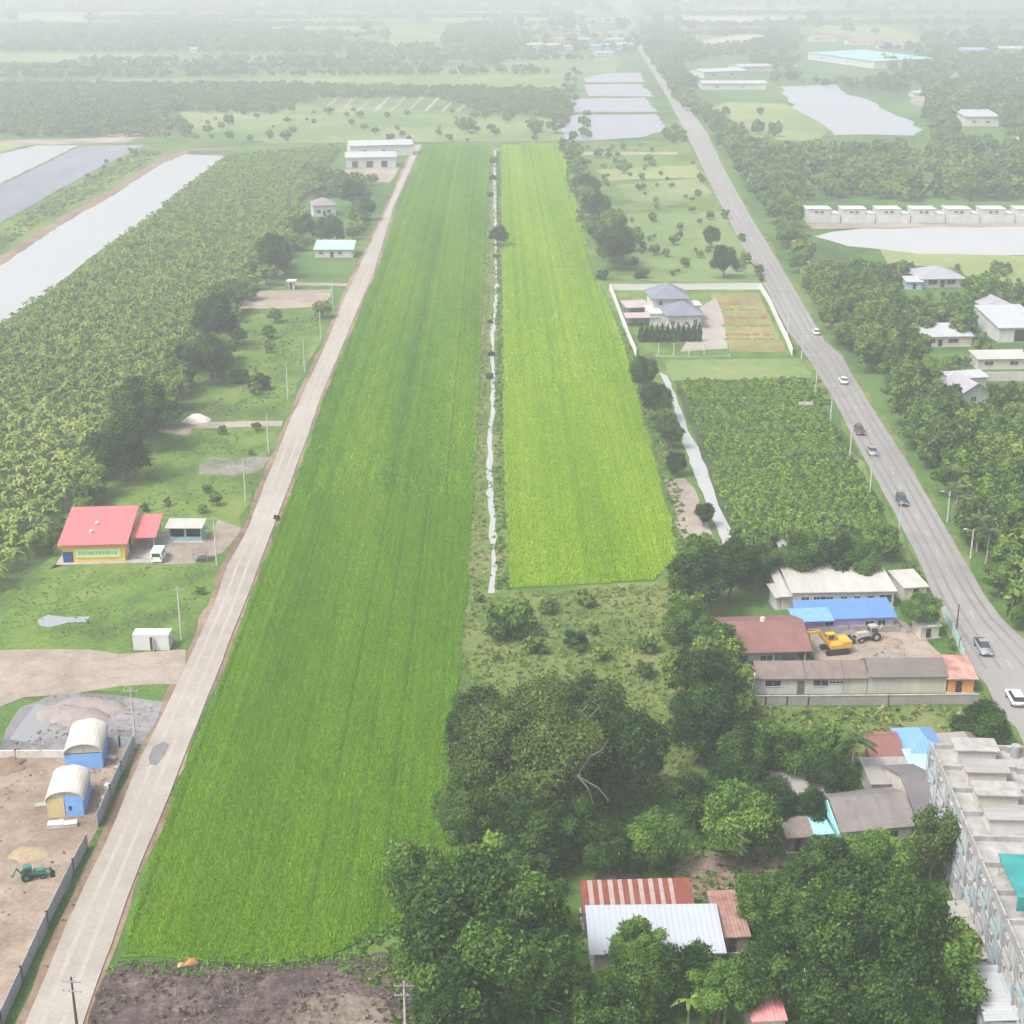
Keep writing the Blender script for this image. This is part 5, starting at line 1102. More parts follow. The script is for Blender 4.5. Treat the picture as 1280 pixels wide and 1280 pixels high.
fence('teal_fence', 'pale teal painted fence between the machine yard and the asphalt road', [(1207,836),(1199,812),(1189,790),(1180,772)], 1.7, mat('pale_teal_fence', (.38,.60,.55), .7), WHITE)
fence('boundary_wall', 'low grey wall behind the machines below the lilac building', [(1018,792),(1060,791),(1122,790)], 1.2, bpy.data.materials['grey_block_wall'], CONCR, cat='wall', th=.18)
t, w_ = house('cream_stall', 'little cream roofed stall near the teal fence in the machine yard', (1150,799),(1173,797), 3, 2.0, CREAM, CREAMR, 'shed', zb=2.5, over=.3, cat='stall', doors=[(.3,.8,1.7)])
t, w_ = house('white_hut', 'small white roofed hut peeping out of trees left of the lilac building', (970,762),(985,761), 3.5, 2.2, WHITE, CREAMR, 'shed', zb=2.8, cat='hut', doors=[(.3,.8,1.8)])
# --- cluster behind the apartment block
t, w_ = house('blue_roofed_house', 'white house with a bright blue hip roof behind the apartment block', (1138,968),(1174,967), 6, 3.0, WHITE, BLUER, 'hip', rise=1.6, over=.9, wins=[(.35,1.3,1.8,1.3)], doors=[(.1,.9,2.1)])
house('rusty_hut', 'rusty red sheet roofed hut under trees left of the blue roofed house', (1096,983),(1131,982), 6, 2.0, mat('brown_boards', (.14,.07,.05), .9), mat('red_brown_sheet', (.24,.09,.075), .85, (.17,.10,.09), .5, .9, stripe=(0,.4,.6)), 'shed', zb=4.2, cat='hut', doors=[(.4,.9,1.9)])
house('pale_blue_shed', 'narrow shed with pale blue roof beside the blue roofed house', (1147,993),(1166,992), 5, 2.2, WHITE, mat('pale_blue_roof', (.35,.58,.68), .6, stripe=(0,.4,.5)), 'shed', zb=3.4, cat='shed', doors=[(.3,.8,1.9)])
house('pale_roofed_shed', 'shed with a pale weathered flat roof behind the big grey tiled house', (1090,1000),(1146,999), 5, 2.4, CREAM, GROOF, 'shed', zb=2.9, cat='shed', wins=[(.3,1,1,.9)])
TU = mat('turquoise_wall', (.32,.68,.68), .8, (.26,.58,.58), .5, .6)
t, w_ = house('grey_tiled_house', 'house with a wide grey tiled roof and turquoise gable end', (1052,1064),(1138,1056), 8, 2.8, CREAM, GREYT, 'gable', rise=2.0, over=.5, wins=[(.25,1.2,1.4,1.1),(.65,1.2,1.4,1.1)], doors=[(.5,.9,2.1)])
part(t, 'turquoise_gable', TU, (-.3,.3,0,-.01,7.7,2.8)); mb = MB(); mb.side([(-.4,2.7),(4.0,4.7),(8.4,2.7)], -.72, -.6); mb.build('turquoise_gable', TU, t)
roofp(t, TU, shed, -3.4, .5, -1.1, 5.5, 2.2, 2.9, .1, name='turquoise_lean_to'); walls(t, -3.3, .6, -.8, 5.3, 2.15, CREAM, 'lean_to_wall')
t, w_ = house('grey_tiled_house', 'grey tiled house joined to the right of the turquoise gabled one', (1142,1046),(1176,1044), 11, 3.3, CREAM, mat('dark_slate_tiles', (.17,.155,.16), .85, (.11,.1,.105), .35, .8, stripe=(1,.35,.6)), 'gable', rise=2.0, over=.3, wins=[(.3,1.2,1.2,1.1)])
house('grey_roofed_hut', 'hut with a flat grey fibre roof left of the turquoise gable', (982,1022),(1045,1016), 5.5, 2.6, CONCR, GROOF, 'shed', zb=3.3, cat='hut', wins=[(.3,1,1.2,1)])
house('shack', 'small brown grey shack under the trees below the flat grey roof', (985,1066),(1010,1064), 5, 2.2, mat('grey_boards', (.20,.17,.15), .9), mat('brown_fibre_roof', (.22,.18,.16), .9, stripe=(0,.4,.5)), 'gable', rise=.9, cat='shack', doors=[(.3,.8,1.8)])
# --- foreground roofs
t, w_ = house('long_white_shed', 'long shed with a plain white metal roof among foreground trees', (742,1216),(900,1214), 6.6, 2.5, CREAM, mat('clean_white_roof', (.39,.42,.465), .5, (.33,.36,.40), .2, .8, stripe=(0,.6,.4)), 'shed', zb=3.3, over=.5, cat='shed', wins=[(.2,1,1.3,1.1),(.6,1,1.3,1.1)], doors=[(.4,.9,2.0)])
t, w_ = house('striped_roof_shed', 'shed roofed with alternating rusty red and pale sheets behind the white roof', (731,1166),(866,1162), 4.2, 2.4, mat('grey_boards2', (.22,.19,.17), .9), mat('rust_red_sheet', (.13,.035,.025), .85, (.22,.07,.045), .8, .8, stripe=(0,.3,.5)), 'shed', zb=3.6, over=.2, cat='shed')
al = math.atan2(1.2-.02, 4.6); 
for i in range(9):
    x = .6+i*1.12; mb = MB(); rs = random.Random(i); q = rs.uniform(.42,.56); y0, y1 = -.15+rs.uniform(0,.3), 4.35
    zz = lambda y: 2.42+(y+.2)/4.6*(3.6-2.42)+.14
    if x+q < w_: mb.add([(x,y0,zz(y0)),(x+q,y0,zz(y0)),(x+q,y1,zz(y1)),(x,y1,zz(y1)),(x,y0,zz(y0)+.02),(x+q,y0,zz(y0)+.02),(x+q,y1,zz(y1)+.02),(x,y1,zz(y1)+.02)], [(3,2,1,0),(4,5,6,7),(0,1,5,4),(1,2,6,5),(2,3,7,6),(3,0,4,7)]); mb.build('pale_sheet', mat('pale_pink_sheet', (.38,.32,.31), .8, (.26,.17,.15), 1.2, .8), t)
house('rusty_shed', 'shed with patched rusty and white roof at the right end of the white roof', (900,1192),(935,1190), 6.5, 2.0, mat('grey_boards3', (.2,.17,.15), .9), RUST, 'shed', zb=3.2, over=.2, cat='shed', doors=[(.3,.8,1.8)])
t, w_ = house('pink_roofed_hut', 'small hut with a pink red roof at the bottom edge', (940,1300),(980,1298), 3.5, 2.2, CREAM, mat('pink_red_sheet', (.62,.16,.18), .6, (.7,.35,.35), .8, .8, stripe=(0,.4,.5)), 'shed', zb=2.8, over=.2, cat='hut')
mound('rubble_heap', 'pile of pale planks and rubble on the brown yard by the bright tree', 'heap', 885, 1082, 1.9, .7, mat('plank_rubble', (.28,.22,.18), .9, (.14,.10,.08), 2.5, .9, bump=.2), 31, lump=.6, sx=2)
mound('rubble_heap', 'grey scrap heap behind the left end of the striped roof', 'heap', 768, 1098, 1.5, 1.0, mat('grey_scrap', (.32,.32,.33), .8, (.1,.09,.09), 2.5, .9, bump=.2), 32, lump=.6, sx=1.6)
# --- apartment block -------------------------------------------------------------------
A0, A1 = P(1156,1022), P(1250,1266); dv = (A1-A0).normalized(); yaw = math.atan2(dv.y, dv.x)
APW = mat('block_wall_white', (.56,.59,.62), .85, (.26,.28,.30), .9, .9, streak=(1,1,.15), bump=.01); LED = mat('stained_ledge', (.46,.46,.46), .9, (.16,.16,.155), .9, 1)
t = thing('apartment_block', 'weathered white three storey apartment block with cluttered flat roofs at right edge', 'apartment block', A0, yaw)
LEN = (A1-A0).length+14; H = 9.5; UN = 10; uw = LEN/UN
# local x runs towards the camera along the facade, +y is away from the facade (to the right in the photo)
BX = 1
walls(t, 0, 0, LEN, 22, H, APW)
part(t, 'roof_slab', CONCR, (-.15,-.25,H,LEN+.1,22.1,H+.14))
print('APT', LEN, uw, yaw)
for u in range(UN+1):
    x = u*uw; part(t, 'party_wall', LED, (x-.1,-.34,0,x+.1,-.01,H-.005), (x-.12,-.24,H+.145,x+.12,22,H+.75))
for u in range(UN):
    x = u*uw+.14
    mb = MB(); mb.tube((x+uw*.58,-.08,.1),(x+uw*.58,-.08,H-.1),.055); mb.build('downpipe', FRAME if u % 2 else mat('pale_teal_rail', (.42,.56,.60), .7), t)
    part(t, 'parapet', LED, (x+.005,-.24,H+.145,x+uw-.29,-.06,H+.95))
    for f in range(3):
        z = f*3.15
        b = part(t, 'balcony', LED, (x+.01,-.32,z+.02 if f else .05,x+uw-.3,-.015,z+.16)); 
        if f: part(b, 'railing', mat('pale_teal_rail', (.42,.56,.60), .7) if (u+f) % 3 else WHITE, (x+.3,-.32,z+.17,x+uw*.62,-.28,z+.95))
        window(t, x+.2, z+1.05, .95, 1.4)
        door(t, x+uw-1.35, .8, 2.1, mat('blue_grey_door', (.20,.28,.36)), z=z+.17)
        if (u*5+f*2) % 7 < 2: part(t, 'air_conditioner', WHITE, (x+1.3,-.32,z+2.45,x+1.9,-.02,z+2.85))
        part(t, 'sun_shade', LED, (x+.1,-.3,z+2.5,x+1.25,-.015,z+2.56))
    # stair head box with sheet roof on every unit
    if u < 4 or u == 8:
        x0 = u*uw+.5; part(t, 'stair_head', CREAM if u % 3 else WHITE, (x0+.4,2.2,H+.145,x0+uw*.6,6.6,H+1.9))
        part(t, 'stair_head_roof', GROOF if u % 2 else CONCR, (x0+.1,1.8,H+1.901,x0+uw*.6+.3,7.0,H+2.05))
    if u < 5: part(t, 'rear_room', CONCR if u % 2 else CREAM, (u*uw+.5,11,H+.145,u*uw+uw*.7,16,H+1.5)); part(t, 'rear_room_roof', WROOF if u == 3 else CONCR, (u*uw+.2,10.6,H+1.501,u*uw+uw*.75,16.5,H+1.62))
    part(t, 'roof_step', LED, (u*uw+.2,8.6,H+.145,u*uw+.7,10.4,H+.9))
x0 = 5.2*uw; part(t, 'teal_canopy', TEAL, (x0+.3,1.0,H+2.5,x0+uw*1.6,12,H+2.62), (x0+uw*1.6-.1,1.0,H+1.0,x0+uw*1.6,12,H+2.499))
for y in (1.2, 6, 11.8): mb = MB(); mb.tube((x0+.6,y,H+.14),(x0+.6,y,H+2.5),.06); mb.build('canopy_post', GREYM, t)
for u, y in ((0,9.4),(2,9.2),(5,9.3),(6,9.5)):
    mb = MB(); mb.tube((u*uw+1.6,y,H+.15),(u*uw+1.6,y,H+1.7),.55,.55,14); mb.build('water_tank', GREYM, t)
mb = MB(); mb.tube((.0,-.5,H-3),(.0,-.5,H+3.2),.05); mb.build('aerial_mast', GREYM, t)
t, w_ = house('brown_hipped_house', 'house with grey brown hip roof beyond the far end of the apartment block', (1196,985),(1240,984), 8, 3, CREAM, mat('greybrown_tiles', (.27,.24,.22), .9, (.18,.16,.15), .4, .8, stripe=(1,.35,.5)), 'hip', rise=2.0, over=.7, wins=[(.2,1.1,1.4,1.1)])
def leanto(pa, pb, off, d, h, label, rm, wm):
    a, b = P(*pa), P(*pb); L = (b-a).length; t = thing('lean_to_shed', label, 'shed', a, math.atan2((b-a).y, (b-a).x))
    walls(t, 0, 0, L, d, h, wm); mb = MB(); mb.side([(-.2,h+.02),(d,h+.5),(d,h+.6),(-.2,h+.12)], -.2, L+.2); mb.build('roof', rm, t); door(t, L*.4, .9, 2.0, DARK); window(t, L*.65, .9, 1.0, .9)
leanto((1184,1150),(1204,1222), 0, 2.8, 2.2, 'grey roofed lean-to against the apartment facade, the farther and darker one', CONCR, CREAM)
leanto((1212,1245),(1228,1312), 0, 3.0, 3.4, 'pale roofed lean-to against the apartment facade, the nearer one', WROOF, APW)
# --- right hand houses beyond the belt
house('hip_roofed_house', 'white house with wide grey hip roof nearest the flooded lot', (1152,360),(1203,359), 14, 2.9, WHITE, mat('cool_grey_tiles', (.33,.33,.36), .85, stripe=(1,.35,.5)), rise=2.8, over=1.0, wins=[(.15,1,3,1.8),(.6,1,3,1.8)], doors=[(.45,1.4,2.4)])
house('white_shed', 'small white and blue shed left of the wide grey hip roof', (1133,362),(1152,362), 5, 2.4, mat('faded_blue_wall', (.35,.5,.62)), WROOF, 'shed', zb=3.2, cat='shed', doors=[(.4,1,2)])
house('white_warehouse', 'big warehouse with a plain white roof cut by the right photo edge', (1248,428),(1302,427), 18, 4.0, WHITE, WROOF, 'shed', zb=6.2, over=.6, cat='warehouse', doors=[(.35,6,3.4)])
house('grey_roofed_house', 'grey roofed white house behind the big white warehouse', (1232,400),(1268,399), 12, 3.6, WHITE, mat('cool_grey_tiles', (.33,.33,.36)), rise=2.2, wins=[(.2,1,2,1.6)])
house('long_white_shed', 'long white shed with a light roof among trees left of the warehouse', (1154,434),(1214,433), 9, 2.8, CREAM, WROOF, 'shed', zb=4.3, cat='shed', wins=[(.1,1,2,1.3),(.5,1,3,1.3)], doors=[(.3,1.2,2.1)])
house('cream_house', 'low cream house with flat pale roof at right edge below the warehouse', (1222,462),(1300,461), 6.5, 2.7, CREAM, CREAMR, 'shed', zb=3.3, wins=[(.1,1,2.4,1.2),(.5,1,2.4,1.2)])
fence('cream_wall', 'cream garden wall in pieces at the right edge below the cream house', [(1170,476),(1196,476)], 2.4, CREAM, CREAM, cat='wall', th=.25)
fence('cream_wall', 'long cream garden wall reaching the right photo edge', [(1222,477),(1300,476)], 2.4, CREAM, CREAM, cat='wall', th=.25)
fence('cream_wall', 'thin cream boundary wall running left from the warehouse', [(1138,404),(1240,406)], 1.8, CREAM, CREAM, cat='wall', th=.25)
house('small_grey_house', 'small grey roofed house with white front in the right hand woods', (1203,508),(1232,506), 9, 3.2, WHITE, mat('lilac_grey_tiles', (.34,.32,.37), .85, stripe=(1,.35,.5)), 'gable', rise=2.4, axis='y', over=1.0, wins=[(.3,1,1.6,1.3)])
house('white_roofed_shed', 'thin pale roofed shed just behind the small grey roofed house', (1188,487),(1232,484), 4, 2.6, CREAM, WROOF, 'shed', zb=3.3, cat='shed')
# --- the white row of units behind the flooded lot
for i in range(7):
    x = 1008+i*43.6; a, rz, w_ = site((x,279),(x+42,279)); last = i == 6
    t = thing('white_unit', 'white flat roofed terrace unit in the long row, '+['leftmost','second from left','third from left','fourth from left','fifth from left','sixth from left','cut by the photo edge'][i], 'building', a, rz, 'row of white units behind the flooded lot')
    walls(t, 0, 0, w_, .5, 3.2, WHITE, 'front_wall'); walls(t, 0.3, 1.5, w_*.72, 9, 5.2, WHITE); part(t, 'roof', WHITE, (0,1.2,5.2,w_*.75,9.5,5.4)); walls(t, w_*.73, 1.5, w_-.3, 8, 3.4, WHITE, 'side_wall'); part(t, 'side_roof', WHITE, (w_*.755,1.2,3.4,w_,8.4,3.6))
    for u in (.25,.42): window(t, w_*u, 3.5, 1.4, 1.1, 1.5)
    window(t, w_*.72, 1.4, 2.2, 1.5, 1.5) if False else None
# --- far buildings
FARB = [((878,112),(958,112),28,7,'WROOF','long white factory in front of the lake, nearest of its group','g'),((880,98),(935,96),30,8,'WROOF','white factory hall behind the nearest white one','g'),((925,90),(965,89),24,7,'WROOF','smaller white hall right of the factory halls','g'),
 ((1010,74),(1092,86),60,10,'T','long hall with a pale teal roof beyond the lake','s'),((1206,158),(1248,158),26,9,'WROOF','white block at the far right beyond the lake woods','s'),((1100,62),(1130,62),24,7,'R','terracotta roofed building behind the teal hall, rightmost','g'),((1060,56),(1092,56),24,7,'R','terracotta roofed building behind the teal hall, middle','g'),((1015,52),(1046,52),24,7,'R','terracotta roofed building behind the teal hall, leftmost','g'),
 ((1204,70),(1235,70),30,9,'B','pale blue hall in the hazy far right','g'),((1250,68),(1300,68),30,9,'WROOF','white hall at the far right edge','g'),((1142,122),(1165,122),16,5,'WROOF','tiny white shed on the bare track right of the lake','g'),((1120,100),(1140,100),16,5,'WROOF','tiny white shed at the upper end of the bare track','g'),((1268,186),(1300,186),20,6,'WROOF','white house at the right edge right of the lake woods','g')]
rs = random.Random(17)
rows = [(62,[(668,'w'),(690,'w'),(714,'w'),(742,'b'),(760,'b'),(780,'w')]),(54,[(700,'r'),(730,'w'),(770,'w')]),(46,[(722,'w'),(745,'r'),(772,'g')]),(38,[(660,'w'),(705,'w'),(730,'w')]),(28,[(715,'w'),(738,'w'),(760,'w')]),(18,[(700,'w'),(722,'w'),(838,'r'),(850,'w')]),(8,[(660,'w'),(735,'w'),(735+22,'g')]),(70,[(755,'w'),(690,'b'),(838,'w'),(862,'w')])]
k = 0; RN = {8:'topmost',18:'second',28:'third',38:'fourth',46:'fifth',54:'sixth',62:'seventh',70:'eighth'}
for y, L in rows:
    for j, (x, c) in enumerate(L):
        ww = rs.uniform(12,24); nm = {'w':'white','b':'pale blue','r':'reddish','g':'grey'}[c]
        FARB.append(((x-ww/2,y),(x+ww/2,y),rs.uniform(14,26),rs.uniform(5,8),{'w':'WROOF','b':'B','r':'R','g':'G'}[c],'%s roofed far building, %s from left in the %s row of the town' % (nm, ['first','second','third','fourth','fifth','sixth'][j], RN[y]),'g')); k += 1
for q, y, l in (((1095,1120),(14),'w'),((1180,1210),16,'w'),((900,925),14,'w'),((1010,1040),6,'w'),((85,120),10,'w'),((300,330),6,'w'),((225,232),62,'w'),((238,246),66,'w'),((60,90),20,'w')):
    FARB.append(((q[0],y),(q[1],y),20,6,'WROOF','small pale far building, %s' % {1095:'right of the terracotta roofs',1180:'near the right corner',900:'right of the far road end',1010:'above the terracotta roofs',85:'in the left corner',300:'left of the centre',225:'left one of a pair in the left wood',238:'right one of a pair in the left wood',60:'in the left fields'}[q[0]],'g'))
RM = {'WROOF': WROOF, 'T': mat('pale_teal_roof', (.22,.42,.43), .6, (.3,.46,.48), .05, .7), 'R': mat('terracotta_tiles', (.55,.20,.14), .8), 'B': mat('light_blue_roof', (.25,.42,.66), .6), 'G': GROOF}
for pl, pr, d, h, rm, lab_, kind_ in FARB:
    h *= .65; house('far_building', lab_, pl, pr, d, h, WHITE, RM[rm], 'gable' if kind_ == 'g' else 'shed', rise=h*.3, zb=h*1.3, over=.8, cat='building', wins=[(.2,h*.35,3,h*.25),(.6,h*.35,3,h*.25)])
# ================================================================== VEHICLES
def car(px, py, label, paint, kind='sedan', head=None, name='car'):
    """centre pixel on the road; local +y is the nose"""
    p = P(px, py); t = thing(name, label, 'pickup truck' if kind == 'pickup' else 'car', (p.x, p.y, .15), head)
    W_ = .88
    if kind == 'pickup': low = [(-2.6,.45),(-2.6,1.0),(-.6,1.02),(1.2,1.02),(2.3,.95),(2.6,.8),(2.6,.4)]; cab = [(-.7,1.0),(-.55,1.7),(.5,1.72),(1.3,1.0)]; L = 2.6
    elif kind == 'suv': low = [(-2.2,.4),(-2.25,1.0),(1.0,1.05),(2.1,.95),(2.25,.75),(2.25,.38)]; cab = [(-2.15,1.0),(-1.95,1.65),(.3,1.7),(1.15,1.02)]; L = 2.2
    else: low = [(-2.2,.35),(-2.2,.85),(-1.5,.95),(1.1,.93),(2.1,.8),(2.25,.6),(2.25,.32)]; cab = [(-1.75,.93),(-1.0,1.4),(.3,1.42),(1.15,.92)]; L = 2.2
    mb = MB(); mb.side(low, -W_, W_); mb.build('body', paint, t, .07, True)
    mb = MB(); n = len(cab); mb.side(cab, -W_*.9, W_*.9); top = max(z for _, z in cab)
    mb.v = [(x*(.80 if z > top-.1 else 1), y, z) for x, y, z in mb.v]; mb.build('windows', GLASS, t, .03)
    mb = MB(); y0, y1 = cab[1][0], cab[2][0]; mb.box(-W_*.74, y0-.02, top-.03, W_*.74, y1+.02, top+.04); mb.build('roof', paint, t, .02)
    if kind == 'pickup': part(t, 'cargo_bed', DARK, (-.75,-2.5,1.0,.75,-.8,1.03))
    for y in (-L*.62, L*.62):
        for x in (-W_-.02, W_-.2):
            mb = MB(); mb.tube((x,y,.33),(x+.22,y,.33),.33,.33,14); wq = mb.build('wheel', BLACKR, t)
            mb = MB(); mb.tube((x-.012,y,.33),(x+.232,y,.33),.19,.19,10); mb.build('rim', GREYM, wq)
    ye, yf = low[0][0], low[-1][0]
    for x in (-.78,.5):
        part(t, 'tail_light', mat('red_light_cover', (.5,.03,.03)), (x,ye-.03,.68,x+.28,ye+.02,.82)); part(t, 'headlight', mat('headlight_lens', (.8,.8,.78), .2), (x,yf-.03,.52,x+.28,yf+.03,.68))
    return t
def road_dir(x, y):
    a, b = P(x-12, y-20), P(x+12, y+20); return math.atan2((a-b).y, (a-b).x)-math.pi/2
GP = mat('dark_grey_paint', (.07,.075,.085), .3, (.06,.065,.075), 1, .5, spec=.5); SP = mat('silver_grey_paint', (.25,.27,.30), .3, (.22,.24,.27), 1, .5, spec=.5); RP = mat('dark_red_paint', (.12,.05,.05), .3, spec=.5)
hd = road_dir(1053, 477)
car(1054,479,'white car on the asphalt road, the farthest of the moving cars', WP, 'sedan', road_dir(1053,477))
car(1074,542,'dark brownish car on the asphalt road, just nearer than the white one', RP, 'suv', road_dir(1074,541)+math.pi)
car(1090,568,'dark grey car following the brownish one on the asphalt road', SP, 'sedan', road_dir(1090,567)+math.pi)
car(1127,630,'dark grey car alone on the road level with the palms', GP, 'suv', road_dir(1127,629)+math.pi)
car(1228,814,'grey pickup truck on the asphalt road near the machine yard', SP, 'pickup', road_dir(1228,812)+math.pi)
car(1268,878,'white car on the asphalt road beside the dome shaped tree', WP, 'suv', road_dir(1262,870))
car(1020,418,'small white car near the garden wall on the far part of the road', WP, 'sedan', road_dir(1018,414))
# --- yellow excavator
p = P(1043, 815); t = thing('excavator', 'yellow crawler excavator parked right of the maroon roof', 'excavator', p, R(12))
YP = mat('yellow_machine_paint', (.62,.36,.03), .5, (.50,.29,.04), 1.2, .8)
for y in (-1.15, 1.15):
    mb = MB(); mb.side([(0,0)], 0, 0) if False else None
    pr = [(-1.9,.35),(-1.7,.08),(1.7,.08),(1.95,.35),(1.95,.6),(1.7,.88),(-1.7,.88),(-1.95,.6)]; n = len(pr)
    mb.add([(x,y-.28,z) for x, z in pr]+[(x,y+.28,z) for x, z in pr], [list(range(n)), list(range(n,2*n))[::-1]]+[(i,(i+1)%n,n+(i+1)%n,n+i) for i in range(n)]); mb.build('track', BLACKR, t, .04)
part(t, 'undercarriage', DARK, (-.9,-.85,.35,.9,.85,1.0))
mb = MB(); mb.box(-1.2,-1.3,1.02,2.3,1.3,1.75); mb.box(.6,-1.25,1.751,2.25,1.25,2.15); mb.build('upper_body', YP, t, .08)
mb = MB(); mb.box(-1.3,.25,1.76,.2,1.25,2.9,.9); c = mb.build('cab', YP, t, .05)
part(c, 'cab_window', GLASS, (-1.32,.4,2.0,-1.27,1.1,2.7), (-1.0,1.24,2.0,-.1,1.29,2.7), (-1.0,.2,2.0,-.1,.25,2.7))
mb = MB(); mb.bar((-1.1,-.4,1.7),(-3.0,-.4,4.0),.4,.55); mb.bar((-2.9,-.4,3.9),(-4.9,-.4,3.7),.4,.5); mb.build('boom', YP, t, .03)
mb = MB(); mb.bar((-4.7,-.4,4.1),(-5.0,-.4,1.2),.32,.4); mb.build('arm', YP, t, .03)
mb = MB(); mb.add([(x,y,z) for y in (-.95,.15) for x, z in ((-5.3,1.3),(-4.7,1.3),(-4.2,.7),(-4.4,.15),(-5.1,.2))], [(0,1,2,3,4),(9,8,7,6,5),(0,5,6,1),(1,6,7,2),(2,7,8,3),(3,8,9,4),(4,9,5,0)]); mb.build('bucket', DARK, t)
mb = MB(); mb.tube((-1.6,-.4,1.8),(-2.9,-.4,3.3),.1); mb.tube((-3.2,-.4,4.3),(-4.7,-.4,4.4),.09); mb.build('hydraulic_ram', GREYM, t)
# --- small wheel loader/backhoe
def tractor(px, py, rz, label, paint, name='backhoe_loader', s=1.0):
    t = thing(name, label, 'machine', P(px, py), rz); t.scale = (s,s,s)
    mb = MB(); mb.box(.2,-.5,.8,2.2,.5,1.5,.9); mb.build('bonnet', paint, t, .05); part(t, 'chassis', DARK, (-1.6,-.4,.5,2.1,.4,.8))
    mb = MB(); mb.box(-1.2,-.65,.81,.18,.65,2.5,.88); c = mb.build('cab', paint, t, .05); part(c, 'cab_window', GLASS, (-1.0,-.67,1.5,0,-.62,2.2), (-1.0,.62,1.5,0,.67,2.2), (.1,-.5,1.55,.16,.5,2.2))
    for x, r_ in ((-.8,.75),(1.7,.5)):
        for y in (-.95,.6): mb = MB(); mb.tube((x,y,r_),(x,y+.35,r_),r_,r_,16); wq = mb.build('wheel', BLACKR, t); mb = MB(); mb.tube((x,y-.01,r_),(x,y+.36,r_),r_*.5,r_*.5,10); mb.build('rim', paint, wq)
    mb = MB(); mb.bar((.4,-.7,1.3),(2.9,-.7,.7),.14,.2); mb.bar((.4,.7,1.3),(2.9,.7,.7),.14,.2); mb.build('loader_arm', paint, t)
    mb = MB(); mb.add([(x,y,z) for y in (-1.0,1.0) for x, z in ((2.8,.15),(3.6,.1),(3.3,.25),(3.0,.9),(2.8,.9))], [(0,1,2,3,4),(9,8,7,6,5),(0,5,6,1),(1,6,7,2),(2,7,8,3),(3,8,9,4),(4,9,5,0)]); mb.build('bucket', DARK, t)
    mb = MB(); mb.bar((-1.3,0,1.0),(-2.2,0,2.3),.2,.25); mb.bar((-2.2,0,2.2),(-2.9,0,.8),.16,.2); mb.build('rear_boom', paint, t)
tractor(1086, 800, R(195), 'pale grey backhoe loader in the machine yard right of the excavator', mat('pale_machine_paint', (.45,.42,.38), .6, (.3,.27,.24), 1.2, .8))
tractor(40, 1098, R(20), 'small green machine on the sand of the construction yard', mat('green_machine_paint', (.03,.22,.16), .5, (.03,.13,.10), 1.2, .8), 'green_loader', .72)
mound('scrap_heap', 'heap of dark scrap between the excavator and the backhoe loader', 'heap', 1064, 795, 1.3, 1.0, mat('dark_scrap', (.12,.11,.10), .8, (.3,.28,.26), 2.5, .9, bump=.2), 41, lump=.6, sx=1.6)
mound('soil_heap', 'low brown soil heap in the middle of the machine yard', 'heap', 1115, 803, 1.3, .6, mat('brown_soil_heap', (.30,.22,.17), .95, scale=1.5, bump=.1), 42, lump=.5)
# --- crates and clutter by the tents
for i, (x, y, m_, l) in enumerate([(140,950,GREYM,'grey crate behind the farther tent by the fence'),(148,962,CONCR,'pale crate between the farther tent and the fence'),(138,985,WHITE,'white crate right of the nearer tent'),(132,1000,GREYM,'grey crate nearest the fence gap'),(70,1034,WHITE,'white sack pallet in front of the nearer tent'),(88,1033,CREAM,'cream pallet in front of the nearer tent'),(52,1010,CONCR,'grey block pile left of the nearer tent')]):
    t = thing('crate', l, 'crate', P(x, y), prg.uniform(-.4,.4)); s = (.6,.5,.65,.5,.9,.8,.7)[i]
    part(t, 'box', m_, (-s,-s*.6,.12,s,s*.6,.12+s*.55)); part(t, 'skid', mat('raw_wood', (.3,.21,.13)), (-s,-s*.6,.0,s,-s*.4,.118), (-s,s*.4,0,s,s*.6,.118)); part(t, 'lid', m_, (-s-.04,-s*.6-.04,.12+s*.55,s+.04,s*.6+.04,.17+s*.55))
# --- thatched marker in the paddy corner
mound('straw_heap', 'little orange straw heap at the near edge of the green paddy', 'heap', 240, 1205, .55, .7, mat('orange_straw', (.45,.20,.07), .95, scale=3), 51)
mound('straw_heap', 'paler small straw heap left of the orange one', 'heap', 226, 1207, .4, .4, mat('pale_straw', (.45,.36,.18), .95, scale=3), 52)
# ================================================================== POLES
PC = mat('pole_concrete', (.52,.51,.48), .85, scale=.8)
def pole(px, py, h, label, lamp=None, arms=1, dark=False, grp=None, name='utility_pole'):
    p = P(px, py); t = thing(name, label, 'utility pole' if not lamp else 'street lamp', p, prg.uniform(-.15,.15), grp)
    mb = MB(); mb.tube((0,0,0),(0,0,h),.17,.10,8); mb.build('shaft', mat('dark_pole', (.10,.09,.09)) if dark else PC, t)
    for i in range(arms):
        z = h-.5-i*1.1; part(t, 'crossarm', GREYM, (-1.0,-.17,z,1.0,-.105,z+.12))
        mb = MB()
        for x in (-.9,-.3,.3,.9): mb.tube((x,-.14,z+.12),(x,-.14,z+.32),.05,.04,6)
        mb.build('insulators', WHITE, t)
    if lamp:
        mb = MB(); mb.tube((0,0,h-.4),(-lamp,0,h+.1),.05,.04,6); a_ = mb.build('lamp_arm', GREYM, t); part(a_, 'lamp_head', WHITE, (-lamp-.5,-.14,h+.02,-lamp+.1,.14,h+.16))
    return t
for i, (x, y, h) in enumerate([(171,935,9),(228,800,9),(272,706,9),(308,627,8.5),(337,566,8.5),(361,499,8.5),(382,465,8.5),(402,425,8),(417,385,8)]):
    pole(x-1, y, h, 'utility pole left of the farm road, '+['nearest, beside the tents','beside the white container','by the teal kiosk','first beyond the dirt yard','at the far side of the gravel patch','sixth from the camera','seventh from the camera','eighth from the camera','ninth from the camera'][i], arms=1 if i < 3 else 0)
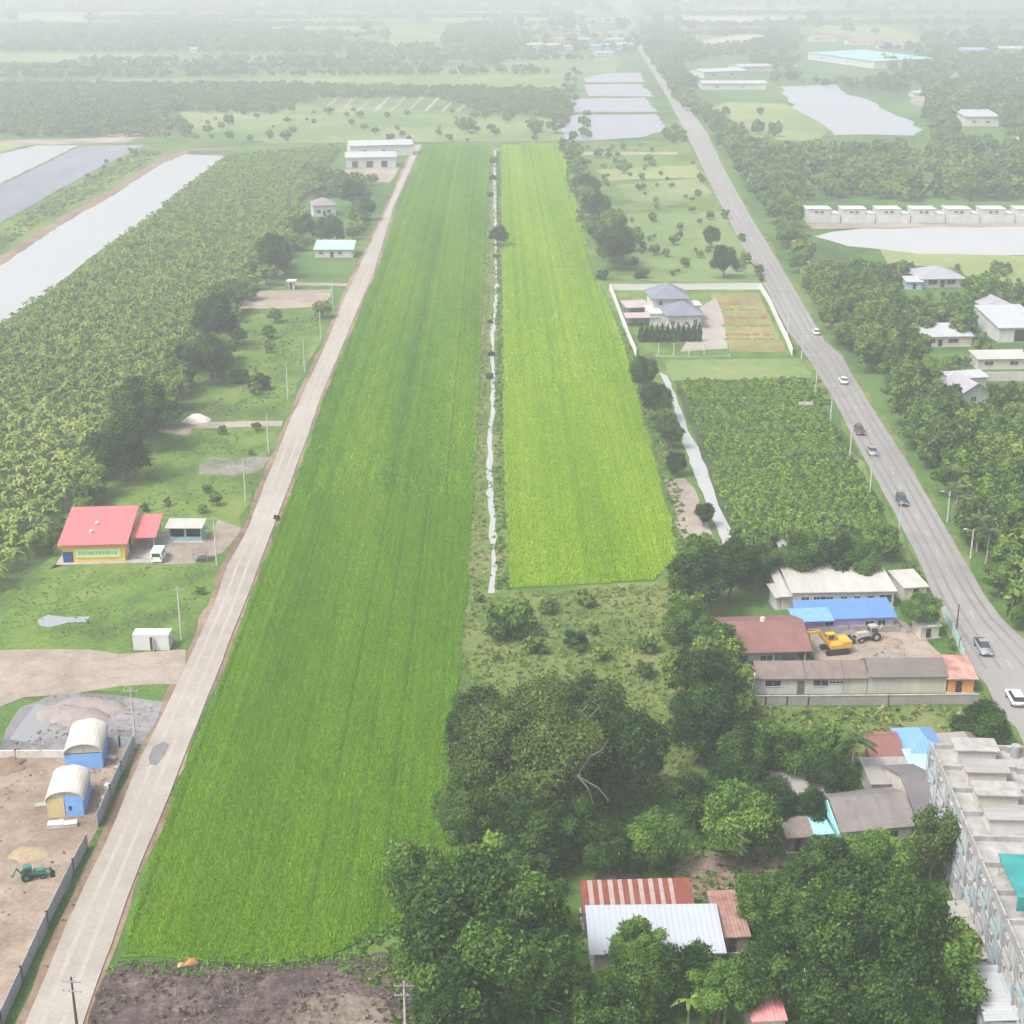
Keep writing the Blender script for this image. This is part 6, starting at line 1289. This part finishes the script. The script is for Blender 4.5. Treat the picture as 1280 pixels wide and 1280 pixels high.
pole(97, 1290, 6.5, 'dark utility pole at the bottom left beside the farm road', arms=2, dark=True)
pole(507, 1292, 6.2, 'pale pole at the bottom edge beside the cleared soil', arms=2)
pole(1010, 1300, 8.6, 'pale concrete pole at the bottom edge in front of the trees', arms=2)
for i, (x, y, h) in enumerate([(1019,497,8.5),(1038,527,8.5),(1062,573,8.5),(1087,620,8.5),(1122,682,8.5),(1194,800,6),(1002,449,8.5),(984,425,8)]):
    pole(x, y, h, 'utility pole left of the asphalt road, '+['second beyond the crop field corner','beside the far right crop corner','beside the middle of the crop field','beside the crop field, before the palms','at the near right crop corner','beside the teal fence','behind the garden wall corner','at the near garden wall corner'][i], arms=1 if i != 5 else 0, dark=i == 5)
for i, (x, y, h, l) in enumerate([(1184,652,6,'by the palms, nearest the road'),(1213,698,5.5,'nearest of all, right of the palms'),(1021,352,6,'far, opposite the walled garden'),(1083,357,7,'far, beside the grey hip roofed house'),(1098,400,7,'in the woods below the hip roofed house')]):
    pole(x, y, h, 'street lamp right of the asphalt road, '+l, lamp=1.3, arms=0, name='street_lamp')
# people-sized clutter: white board on the crop field edge
t = thing('white_board', 'long low white board at the far right of the crop field', 'board', P(998,512), 0)
part(t, 'panel', WHITE, (0,0,1.1,3.4,.08,1.9)); part(t, 'leg', GREYM, (.2,.09,0,.28,.15,1.9)); part(t, 'leg', GREYM, (3.1,.09,0,3.18,.15,1.9))
# ================================================================== HAZE
hb = MB(); hb.box(-3500,-60,-1,3500,7800,CAM_H+3)
hm = bpy.data.materials.new('haze_air'); hm.use_nodes = True; hn = hm.node_tree.nodes
hn.remove(hn['Principled BSDF']); pv = hn.new('ShaderNodeVolumePrincipled')
pv.inputs['Color'].default_value = (.86,.885,.965,1); pv.inputs['Density'].default_value = HAZE; pv.inputs['Anisotropy'].default_value = .25
hm.node_tree.links.new(pv.outputs[0], hn['Material Output'].inputs['Volume'])
try: hm.cycles.homogeneous_volume = True
except Exception: pass
tag(hb.build('haze', hm), kind='stuff')
